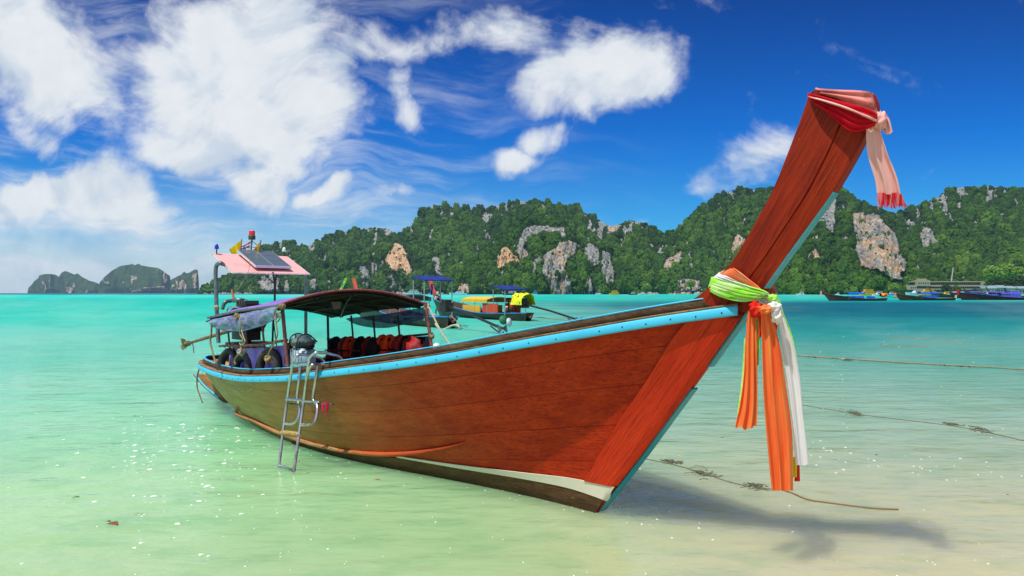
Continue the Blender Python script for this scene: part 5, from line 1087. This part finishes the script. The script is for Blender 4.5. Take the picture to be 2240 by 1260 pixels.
# right-hand boats
longtail(gp(1815, 141), gp(1937, 141), 'dark longtail boat with blue canopy and red and yellow cloth at its stern', M_he, M_cap, M_hb, canopy=(4.6, 8.0, 1.55, M_br, M_gp), cover=M_rc, boards=[(4.8, 7.8, .5, 1.0, M_br), (2.6, 3.5, .5, .95, M_br)], prow_h=2.55)
longtail(gp(1970, 150), gp(2088, 150), 'brown longtail boat with thick bright blue canopy, second from the left on the right', M_hb, M_cap, M_hb, canopy=(4.0, 7.8, 1.6, M_br, M_gp), boards=[(4.4, 7.4, .5, 1.1, M_br)], prow_h=2.5)
longtail(gp(2105, 158), gp(2290, 158), 'long dark red longtail boat with bright blue gunwale at the right edge', M_hr, M_bl, M_hb, canopy=(6.5, 11, 1.5, M_pu, M_gp), boards=[(6.5, 11, .5, 1.1, M_pu)], prow_h=2.9, tall=1.25)
for k, (px, d_, cm, lb) in enumerate([(2085, 205, M_pu, 'dark prow boat with purple canopy just behind the blue edged boat'), (2118, 222, M_pu, 'boat with two toned prow and purple canopy in the moored row'), (2142, 235, M_br, 'boat with bright blue canopy right of the purple ones'), (2168, 225, M_br, 'boat with blue canopy near the right edge of the moored row'), (2042, 240, solid('white_tarp', (.6, .65, .68, 1)), 'boat with white canopy in front of the hotel')]):
    longtail(gp(px, d_), gp(px + 82, d_ + 3), lb, M_hd, M_hb if k % 2 else M_bl, M_hb, canopy=(3.5, 8.5, 1.9, cm, M_gp), boards=[(4, 8, .6, 1.3, cm)], prow_h=3.6, tall=1.3, engine=False, group='longtail boats moored in front of the hotel')
for (x, y, d_, m_, lb) in ((1796, 641, 141, M_pink, 'pink cloth on the prow of the leftmost boat on the right'), (1959, 644, 150, M_peach, 'peach garland on the prow of the brown boat'), (2091, 650, 158, M_wcl, 'white ribbon on the prow of the red boat'), (2095, 637, 157, M_red, 'red cloth on the prow of the red boat')):
    ribbon([(x, y - 4), (x, y + 3), (x + 1, y + 8)], 4, m_, d_ - .6, lb)
# ---- launches and tour boats
def launch(px0, px1, d_, label, hull_m, top_m, kind='speed', trim=None, flip=False, ht=1.):
    a, b = gp(px0, d_), gp(px1, d_); Ln = abs(b[0] - a[0]); r = empty('motor_boat', (a[0], d_, 0), 0, label=label, cat='boat', group='small boats anchored under the cliffs')
    if flip: r.location = (b[0], d_, 0); r.rotation_euler = (0, 0, math.pi)
    P = {1: [], -1: []}; hh = .085 * Ln * ht + .5; bw_ = Ln * .15
    for sgn in (1, -1):
        for i in range(13):
            u = i / 12; b_ = bw_ * (1 - max(0, (.35 - u) / .35) ** 2.2 * .97); P[sgn].append([(u * Ln - t * (1 - u) * Ln * .06, sgn * b_ * (.55 + .45 * t), -.2 + (hh * (1.25 - .25 * min(1, u * 2)) + .2) * t) for t in (0, .35, .7, 1.)])
    m_ = LB(); m_.grid(P[1], True); m_.grid(P[-1], True, flip=True); m_.grid([[P[1][i][3], P[-1][i][3]] for i in range(13)], False); m_.add([P[1][12][0], P[1][12][3], P[-1][12][3], P[-1][12][0]], [(0, 1, 2, 3)]); m_.build('hull', hull_m, r)
    gl_ = mat('dark_window', (.02, .03, .04), .15)
    if kind == 'speed':
        LB().prism([(Ln * .3, -bw_ * .7, hh), (Ln * .42, -bw_ * .7, hh * 1.9), (Ln * .78, -bw_ * .7, hh * 1.9), (Ln * .82, -bw_ * .7, hh)], (0, bw_ * 1.4, 0)).build('cabin', top_m, r)
        LB().prism([(Ln * .36, -bw_ * .71, hh * 1.25), (Ln * .43, -bw_ * .71, hh * 1.7), (Ln * .74, -bw_ * .71, hh * 1.7), (Ln * .76, -bw_ * .71, hh * 1.25)], (0, bw_ * 1.42, 0)).build('window', gl_, r)
        LB().box((Ln * .62, 0, hh * 2.5), (Ln * .42, bw_ * 1.5, .12)).build('hard_top', trim or top_m, r)
        for x in (.45, .8): LB().tube([(Ln * x, -bw_ * .6, hh), (Ln * x, -bw_ * .6, hh * 2.5)], .05, 5).build('post', M_gp, r)
    elif kind == 'ferry':
        for lv, (x0, x1) in enumerate(((.22, .96), (.32, .85))):
            z = hh + lv * 1.35; LB().box((Ln * (x0 + x1) / 2, 0, z + .6), (Ln * (x1 - x0), bw_ * 1.6, 1.0)).build('cabin', top_m, r); LB().box((Ln * (x0 + x1) / 2, 0, z + 1.2), (Ln * (x1 - x0) * 1.05, bw_ * 1.85, .14)).build('deck_roof', trim or top_m, r)
            for k in range(7): LB().box((Ln * (x0 + (x1 - x0) * (k + .5) / 7), -bw_ * .8 - .02, z + .65), (Ln * (x1 - x0) / 11, .06, .5)).build('window', gl_, r)
        LB().tube([(Ln * .5, 0, hh + 2.7), (Ln * .5, 0, hh + 4.2)], .06, 5).build('mast', M_gp, r)
    elif kind == 'sail':
        for x in (.35, .6): LB().tube([(Ln * x, 0, hh), (Ln * x, 0, Ln * 1.35)], .10, 5).build('mast', M_gp, r)
        LB().prism([(Ln * .3, -bw_ * .5, hh), (Ln * .35, -bw_ * .5, hh * 1.5), (Ln * .75, -bw_ * .5, hh * 1.5), (Ln * .8, -bw_ * .5, hh)], (0, bw_, 0)).build('cabin', top_m, r)
    return r
Wm = solid('white_gelcoat', (.78, .79, .80, 1), (.6, .62, .65, 1), .4); Ym = solid('yellow_gelcoat', srgb(255, 196, 20), srgb(240, 170, 20)); Rm = solid('rust_red_paint', srgb(190, 84, 50)); Cm = solid('cyan_roof', srgb(60, 170, 220))
for a in [(885, 918, 560, 'white motor yacht left of the navy roofed boat', Wm, Wm, 'ferry'), (984, 1022, 520, 'long excursion boat with pale blue roof below the cream rock', Wm, Wm, 'speed', Cm), (1100, 1136, 520, 'low speedboat with blue roof, dark bow, near the yellow cloth', M_hd, Wm, 'speed', Cm), (1163, 1176, 560, 'tiny white and blue launch below the tall pale cliff', Wm, Cm, 'ferry'),
          (1303, 1317, 600, 'white sailing boat with two bare masts', Wm, Wm, 'sail'), (1333, 1354, 600, 'small yellow ferry alone in the middle of the bay', Ym, Ym, 'ferry', Ym), (1375, 1392, 600, 'tiny low launch right of the yellow ferry', M_hb, Wm, 'speed'), (1396, 1412, 610, 'flat white launch between yellow ferry and rusty boat', Wm, Wm, 'speed'), (1473, 1490, 590, 'rusty red and white fishing boat just left of the prow', Wm, Rm, 'ferry', Rm),
          (1743, 1761, 480, 'white launch with dark windows right of the prow', Wm, Wm, 'speed'), (1828, 1837, 520, 'tiny white tender near the beach', Wm, Wm, 'speed'), (1880, 1914, 430, 'yellow ferry behind the boat with the blue canopy', Ym, Ym, 'ferry', Ym), (1908, 1934, 330, 'white speedboat right of the left yellow ferry', Wm, Wm, 'speed'), (1940, 1958, 450, 'small blue and white launch by the garlanded prow', Cm, Wm, 'speed'),
          (1982, 2028, 460, 'long white launch moored in front of the hotel', Wm, Wm, 'speed', Wm), (2010, 2046, 380, 'yellow ferry in front of the hotel', Ym, Ym, 'ferry', Ym), (2058, 2080, 400, 'white launch with yellow top before the hotel', Wm, Ym, 'speed', Ym), (2150, 2180, 350, 'white launch behind the purple canopies', Wm, Wm, 'speed'), (2196, 2232, 330, 'white launch with grey windows nearest the right edge', Wm, Wm, 'speed', Wm), (540, 553, 900, 'tiny white boat at the foot of the left headland', Wm, Wm, 'speed'), (108, 112, 2400, 'speck of a white boat before the far island', Wm, Wm, 'speed')][:21]:
    launch(a[0], a[1], a[2], a[3], a[4], a[5], a[6], a[7] if len(a) > 7 else None)

# ================================================================== SHORE
hw = solid('cream_render', srgb(176, 160, 132), srgb(150, 138, 116)); hg = solid('dark_glazing', srgb(44, 52, 60), srgb(70, 76, 80), .3)
dh = 620; X0, X1 = gp(1986, dh)[0], gp(2150, dh)[0]; zz = lambda y: CH + (HY - y) / F * dh
hotel = empty('hotel', ((X0 + X1) / 2, dh, 0), label='long three storey cream hotel with rows of dark windows at the foot of the hill', cat='building')
def hx(px): return gp(px, dh)[0]
for (a, b, y0, y1, back) in ((2005, 2150, 617, 624.5, 3.), (2005, 2150, 626.5, 632, 1.5), (1988, 2120, 633.5, 640, 0)):
    MB().box(((hx(a) + hx(b)) / 2, dh + 4 + back, (zz(y0) + zz(y1)) / 2), (hx(b) - hx(a), 8, zz(y0) - zz(y1))).build('storey', hg, hotel)
    MB().box(((hx(a) + hx(b)) / 2, dh + 3 + back, zz(y0) + .35), (hx(b) - hx(a) + 1.5, 10.5, .8)).build('roof_slab', hw, hotel)
    MB().box(((hx(a) + hx(b)) / 2, dh + back - .6, zz(y1) + .1), (hx(b) - hx(a) + .8, 1.6, .7)).build('balcony_parapet', hw, hotel)
    for k in range(int((b - a) / 4.2)):
        x = hx(a + 2 + k * 4.2); MB().box((x, dh + back - .2, (zz(y0) + zz(y1)) / 2), (.28, .5, zz(y0) - zz(y1))).build('pier', hw, hotel)
for (a, b, y0, y1) in ((2005, 2032, 613, 625), (1988, 2003, 624, 634), (2147, 2151, 616, 626)):
    MB().box(((hx(a) + hx(b)) / 2, dh + 1.2, (zz(y0) + zz(y1)) / 2), (hx(b) - hx(a), 6, zz(y0) - zz(y1))).build('end_block', hw, hotel)
    for k in range(max(1, int((b - a) / 5))): MB().box((hx(a + 2.5 + k * 5), dh - 1.85, (zz(y0) * .45 + zz(y1) * .55)), (1.1, .12, 1.5)).build('window', hg, hotel)
MB().box((hx(2020), dh + 3, zz(611.5)), (7, 5, 1.5)).build('roof_lantern', hw, hotel)
for (a, b, y0, lb) in ((2155, 2176, 627, 'low pavilion with blue grey roof right of the hotel'), (2176, 2195, 625.5, 'second low pavilion with pale roof right of the hotel'), (2190, 2216, 627, 'long shed with cream eaves near the right edge'), (2222, 2244, 627.5, 'grey shed at the right edge of the beach')):
    r = empty('beach_house', (gp((a + b) / 2, 560)[0], 560, 0), label=lb, cat='building', group='low buildings behind the beach')
    w0 = gp(b, 560)[0] - gp(a, 560)[0]; zt = CH + (HY - y0) / F * 560
    LB().box((0, 0, zt * .4), (w0 * .9, 6, zt * .8)).build('wall', hw, r); LB().prism([(-w0 * .55, -4, zt * .8), (w0 * .55, -4, zt * .8), (w0 * .45, 0, zt * 1.08), (-w0 * .45, 0, zt * 1.08)], (0, 8, 0)).build('roof', solid('pale_metal_roof', srgb(150, 170, 176), srgb(110, 124, 128)), r)
    for k in range(3): LB().box((w0 * (-.3 + .3 * k), -3.03, zt * .4), (w0 * .14, .08, zt * .4)).build('window', hg, r)
# single trees along the beach
def crown_mesh(mb, c, rad, n, seed, flat=.8, leaf=.17):
    g = np.random.default_rng(seed)
    for k in range(n):
        v = g.normal(size=3); v /= np.linalg.norm(v); rr = g.uniform(.45, 1.) ** .5; q = Vector(c) + Vector((v[0] * rad * rr, v[1] * rad * rr, v[2] * rad * flat * rr)) * g.uniform(.8, 1.1)
        s = rad * leaf * g.uniform(.7, 1.4); a = Vector(g.normal(size=3)).normalized(); b = a.orthogonal().normalized(); e = a.cross(b)
        mb.add([q + b * s, q + e * s * .8 + a * s * .3, q - b * s, q - e * s * .8 + a * s * .3, q + a * s * .7, q - a * s * .5], [(0, 1, 4), (1, 2, 4), (2, 3, 4), (3, 0, 4), (1, 0, 5), (2, 1, 5), (3, 2, 5), (0, 3, 5)])
def leafm2(nm, a, b): return mat(nm, a, .8, 0, col2=b, nscale=.35, spec=.1)
L_dk = leafm2('dark_leaves', (.018, .04, .012, 1), (.04, .075, .02, 1)); L_br = leafm2('bright_leaves', (.10, .20, .02, 1), (.20, .30, .05, 1)); L_md = leafm2('mid_leaves', (.05, .11, .015, 1), (.09, .17, .025, 1)); M_bark = mat('bark', (.12, .09, .06), .9, col2=(.2, .17, .13, 1), nscale=2)
def tree(px, d_, ytop, ybase, rad_px, m_, label, seed, group='single trees along the far beach'):
    k = d_ / F; x = gp(px, d_)[0]; z1 = CH + (HY - ytop) * k; zb = max(0, CH + (HY - ybase) * k); rad = rad_px * k
    r = empty('tree', (x, d_, zb), label=label, cat='tree', group=group); h = z1 - zb
    LB().tube(smooth([(0, 0, -3), (.02 * h, 0, h * .3), (-.02 * h, 0, h * .75)], 8), [.45, .42, .4, .36, .33, .28, .22, .16], 7).tube([(0, 0, h * .35), (rad * .5, 0, h * .7)], [.2, .08], 5).tube([(0, 0, h * .4), (-rad * .5, .3, h * .72)], [.2, .08], 5).build('trunk', M_bark, r)
    c = LB(); crown_mesh(c, (0, 0, h - rad * .75), rad, 260, seed); crown_mesh(c, (rad * .5, -rad * .2, h - rad * 1.1), rad * .6, 120, seed + 1, leaf=.25); crown_mesh(c, (-rad * .55, 0, h - rad * 1.15), rad * .55, 120, seed + 2, leaf=.25); c.build('crown', m_, r)
    return r
for k, a in enumerate([(2176, 585, 608, 640, 16, L_dk, 'dark round tree standing right of the hotel'), (2205, 580, 607, 640, 17, L_dk, 'broad dark tree behind the low pavilions'), (2236, 575, 604, 640, 16, L_dk, 'dark tree at the right edge of the photo'), (2172, 640, 582, 622, 18, L_br, 'bright yellow green tree above the dark round tree'), (2205, 645, 578, 622, 20, L_br, 'largest bright green tree on the slope at right'), (2238, 640, 586, 622, 17, L_br, 'bright green tree on the slope at the right edge'),
        (2070, 590, 622, 640, 9, L_dk, 'small dark tree standing in front of the hotel'), (2092, 592, 624, 640, 8, L_md, 'small green tree in front of the hotel, right of the dark one'), (1975, 610, 626, 641, 8, L_md, 'green tree at the left end of the hotel'), (1955, 640, 620, 641, 10, L_br, 'light green tree left of the hotel under the cliff'), (1510, 800, 613, 641, 9, L_br, 'yellow green tree at the water edge left of the prow'), (1415, 800, 620, 641, 9, L_br, 'light green palm-like tree on the shore mid bay')]):
    tree(*a, seed=100 + k * 5)
dt = empty('dead_tree', D(2081, 613, 640), label='tall bare pale trunk above the hotel', cat='tree'); MB().tube([D(2081, 620, 640), D(2083, 600, 640), D(2085, 585, 640)], [.55, .42, .25], 7).tube([D(2083.5, 595, 640), D(2087, 589, 640)], [.2, .08], 5).build('trunk', mat('dead_wood', (.55, .5, .44), .9), dt)
# boulders at the foot of the cliffs
g = np.random.default_rng(5); bl_ = MB()
for k in range(420):
    px = g.uniform(445, 2000); dsh = float(np.interp(px, [436, 1200, 1700, 2240], [1440, 1010, 900, 640])) - g.uniform(25, 70); s = g.uniform(1., 3.6); c = Vector((gp(px, dsh)[0], dsh, g.uniform(-.6, .6)))
    pts = [Vector((math.cos(a) * s * g.uniform(.7, 1.2), math.sin(a) * s * g.uniform(.6, 1.), 0)) for a in np.linspace(0, 6.28, 8)[:-1]]
    bl_.add([c + q for q in pts] + [c + q * .6 + Vector((0, 0, s * g.uniform(.5, .9))) for q in pts] + [c + Vector((0, 0, s * .9))], [(i, (i + 1) % 7, 7 + (i + 1) % 7, 7 + i) for i in range(7)] + [(7 + i, 7 + (i + 1) % 7, 14) for i in range(7)])
tag(bl_.build('shore_rocks', mat('shore_rock', (.16, .15, .14), .9, col2=(.42, .38, .32, 1), nscale=.2)), kind='stuff', label='dark rocks along the foot of the far cliffs', cat='rocks')

# ================================================================== ON THE WATER NEAR BY
def Z0(px, py, z=0.): y = (CH - z) * F / (py - HY); return Vector(((px - CX) / F * y, y, z))
def wrope(pts, r_, label, m_=M_rope, z=.008): return rope_thing([Z0(x, y, z) for x, y in pts], r_, label, m_, n=len(pts) * 8)
wrope([(1715, 776), (1780, 780), (1850, 785), (1960, 792), (2060, 798), (2160, 803), (2300, 812)], .016, 'long floating rope with weed on it, nearest the lower right', z=.02)
wrope([(1925, 754), (1975, 757), (2030, 759)], .012, 'short stretch of floating rope, second of the three on the right'); wrope([(1945, 738), (2000, 741), (2060, 744), (2110, 746)], .012, 'farthest of the three floating ropes on the right')
M_weed = mat('dark_weed', (.10, .10, .07), .9, col2=(.16, .15, .10, 1), nscale=12)
sub = wrope([(1700, 1068), (1735, 1080), (1770, 1094), (1840, 1104), (1905, 1112), (1965, 1115)], .0085, 'brown rope lying in the shallows below the sashes', mat('brown_rope'), z=.002)
wrope([(1404, 1003), (1460, 1014), (1520, 1030), (1600, 1056), (1650, 1066), (1700, 1072)], .007, 'dark rope running from the stem across the shadow', M_weed, z=.0)
wrope([(1740, 884), (1850, 902), (1920, 912), (2060, 929), (2140, 942), (2240, 965)], .008, 'thin weedy rope just under the surface at right', M_weed, z=.0)
def weed(px, py, wpx, hpx, label, seed):
    g = np.random.default_rng(seed); b = MB()
    for k in range(30):
        x = px + g.normal() * wpx * .28; y = py + g.normal() * hpx * .25 + (x - px) * .22; q = Z0(x, y, .002); b.tube(smooth([q, q + Vector((g.uniform(-.05, .05), g.uniform(-.03, .03), .012)), q + Vector((g.uniform(-.09, .09), g.uniform(-.05, .05), 0))], 5), .0028, 4)
    return b.thing('seaweed', M_weed, label=label, cat='seaweed', group='weed caught on the sunken ropes')
for k, a in enumerate([(1472, 1012, 26, 6, 'small tuft of weed nearest the stem'), (1535, 1036, 60, 16, 'largest dark clump of weed in the shallows'), (1655, 1066, 34, 14, 'round clump of weed left of the orange sash'), (1868, 904, 34, 8, 'weed clump on the upper sunken rope'), (2082, 929, 26, 4, 'thin dark weed on the upper sunken rope'), (2145, 941, 44, 8, 'wide weed clump nearest the right edge')]): weed(*a, seed=k + 3)
wb_ = MB()
for k in range(26):
    x = random.choice([1742, 1775, 1830, 1975, 2010, 2050, 2070, 2095, 2125, 2180]) + random.uniform(-10, 10); q = Z0(x, 778 + (x - 1740) * .063 + 2, .0); wb_.tube([q + Vector((0, 0, .03)), q + Vector((.05, 0, -.03)), q + Vector((.12, 0, .01))], .010, 4)
wb_.thing('seaweed', M_weed, label='dark weed scraps hanging on the long floating rope', cat='seaweed')['kind'] = 'stuff'
MB().tube([Z0(1843, 786, .02), Z0(1852, 787, .05), Z0(1862, 786, .02)], .03, 6).thing('rope_knot', M_ropew, label='pale knot on the long floating rope', cat='knot')
lfm = [mat('brown_leaf', srgb(150, 76, 40), .7, col2=srgb(100, 60, 34), nscale=30), mat('dark_leaf', srgb(64, 66, 40), .7), mat('yellow_leaf', srgb(230, 190, 40), .6)]
for k, (x, y, s, c, lb) in enumerate([(247, 1148, 30, 0, 'large reddish brown leaf floating at lower left'), (238, 1141, 12, 1, 'small dark leaf touching the large brown one'), (167, 1088, 11, 1, 'dark curled leaf floating alone at left'), (294, 910, 9, 1, 'thin dark leaf floating far left'), (602, 953, 9, 2, 'yellow leaf floating left of the ladder'), (826, 1050, 12, 0, 'brown leaf floating below the hull'), (674, 1035, 8, 0, 'brown leaf floating right of the ladder foot'), (1486, 997, 8, 2, 'yellow leaf floating right of the stem'), (1918, 995, 7, 1, 'small dark leaf floating at right'), (2205, 1082, 7, 0, 'small brown leaf near the right edge'), (430, 951, 8, 0, 'orange brown leaf among the foam flecks'), (1580, 957, 6, 1, 'tiny dark leaf left of the orange sash')]):
    q = Z0(x, y, .006); h = s * q.y / F; a = random.uniform(-.6, .6); ca, sa = math.cos(a), math.sin(a)
    P = [[tuple(q + Vector(((u - .5) * h * ca - v * w_ * sa, (u - .5) * h * sa + v * w_ * ca * 1.4, (.006 * math.sin(u * 3) + .004 * v * v) * s / 20))) for v in (-1, -.5, 0, .5, 1)] for u, w_ in [(u, .26 * h * math.sin(math.pi * min(.97, u + .02)) ** .8) for u in np.linspace(0, 1, 9)]]
    MB().slab(P, .0012).tube([Vector(P[0][2]), q - Vector((ca, sa, 0)) * h * .62], .0015, 4).thing('leaf', lfm[c], label=lb, cat='leaf')
g = np.random.default_rng(17); fo_ = MB()
def flake(px, py, wpx):
    q = Z0(px, py, .004)
    if q.y > 30: return
    wpx *= .8; k = q.y / F; n_ = 9; el = g.uniform(1.5, 3.5); ang = g.normal() * .35 + .25; a0 = g.uniform(0, 6)
    r0 = wpx * k * .5; ca, sa = math.cos(ang), math.sin(ang); pts = []
    for j in range(n_):
        a = 2 * math.pi * j / n_; r = r0 * (1 + .55 * math.sin(3 * a + a0) * g.uniform(.3, 1) + g.uniform(-.2, .2)); x = r * math.cos(a); y = r * math.sin(a) / el * 2.2; pts.append(q + Vector((x * ca - y * sa, x * sa + y * ca, 0)))
    top = [p_ + (q - p_) * .25 + Vector((0, 0, .003)) for p_ in pts]
    fo_.add(pts + top, [(j, (j + 1) % n_, n_ + (j + 1) % n_, n_ + j) for j in range(n_)] + [tuple(range(n_, 2 * n_))], True)
for _ in range(150): flake(g.normal() * 90 + 400, abs(g.normal()) * 110 + 925, g.uniform(2, 7) if g.random() < .7 else g.uniform(7, 15))
for _ in range(80): flake(g.uniform(0, 760), g.uniform(880, 1260), g.uniform(2, 6) if g.random() < .8 else g.uniform(6, 13))
for _ in range(40): flake(g.normal() * 60 + 1440, g.normal() * 28 + 1110, g.uniform(2, 8))
for _ in range(55): u = g.random(); flake(1700 + 540 * u, 985 + 60 * u + g.normal() * 16, g.uniform(2, 7))
for _ in range(25): flake(g.uniform(1750, 2240), g.uniform(720, 960), g.uniform(2, 5))
for _ in range(70): flake(g.uniform(500, 2200), g.uniform(1060, 1260), g.uniform(1.5, 5))
for _ in range(40): t = g.random(); flake(560 + 700 * t, 960 + 145 * t + g.normal() * 6 + 8, g.uniform(1.5, 4))
tag(fo_.build('foam', mat('sea_foam', (.82, .86, .82), .8)), kind='stuff', label='white foam flecks drifting on the shallow water', cat='foam')
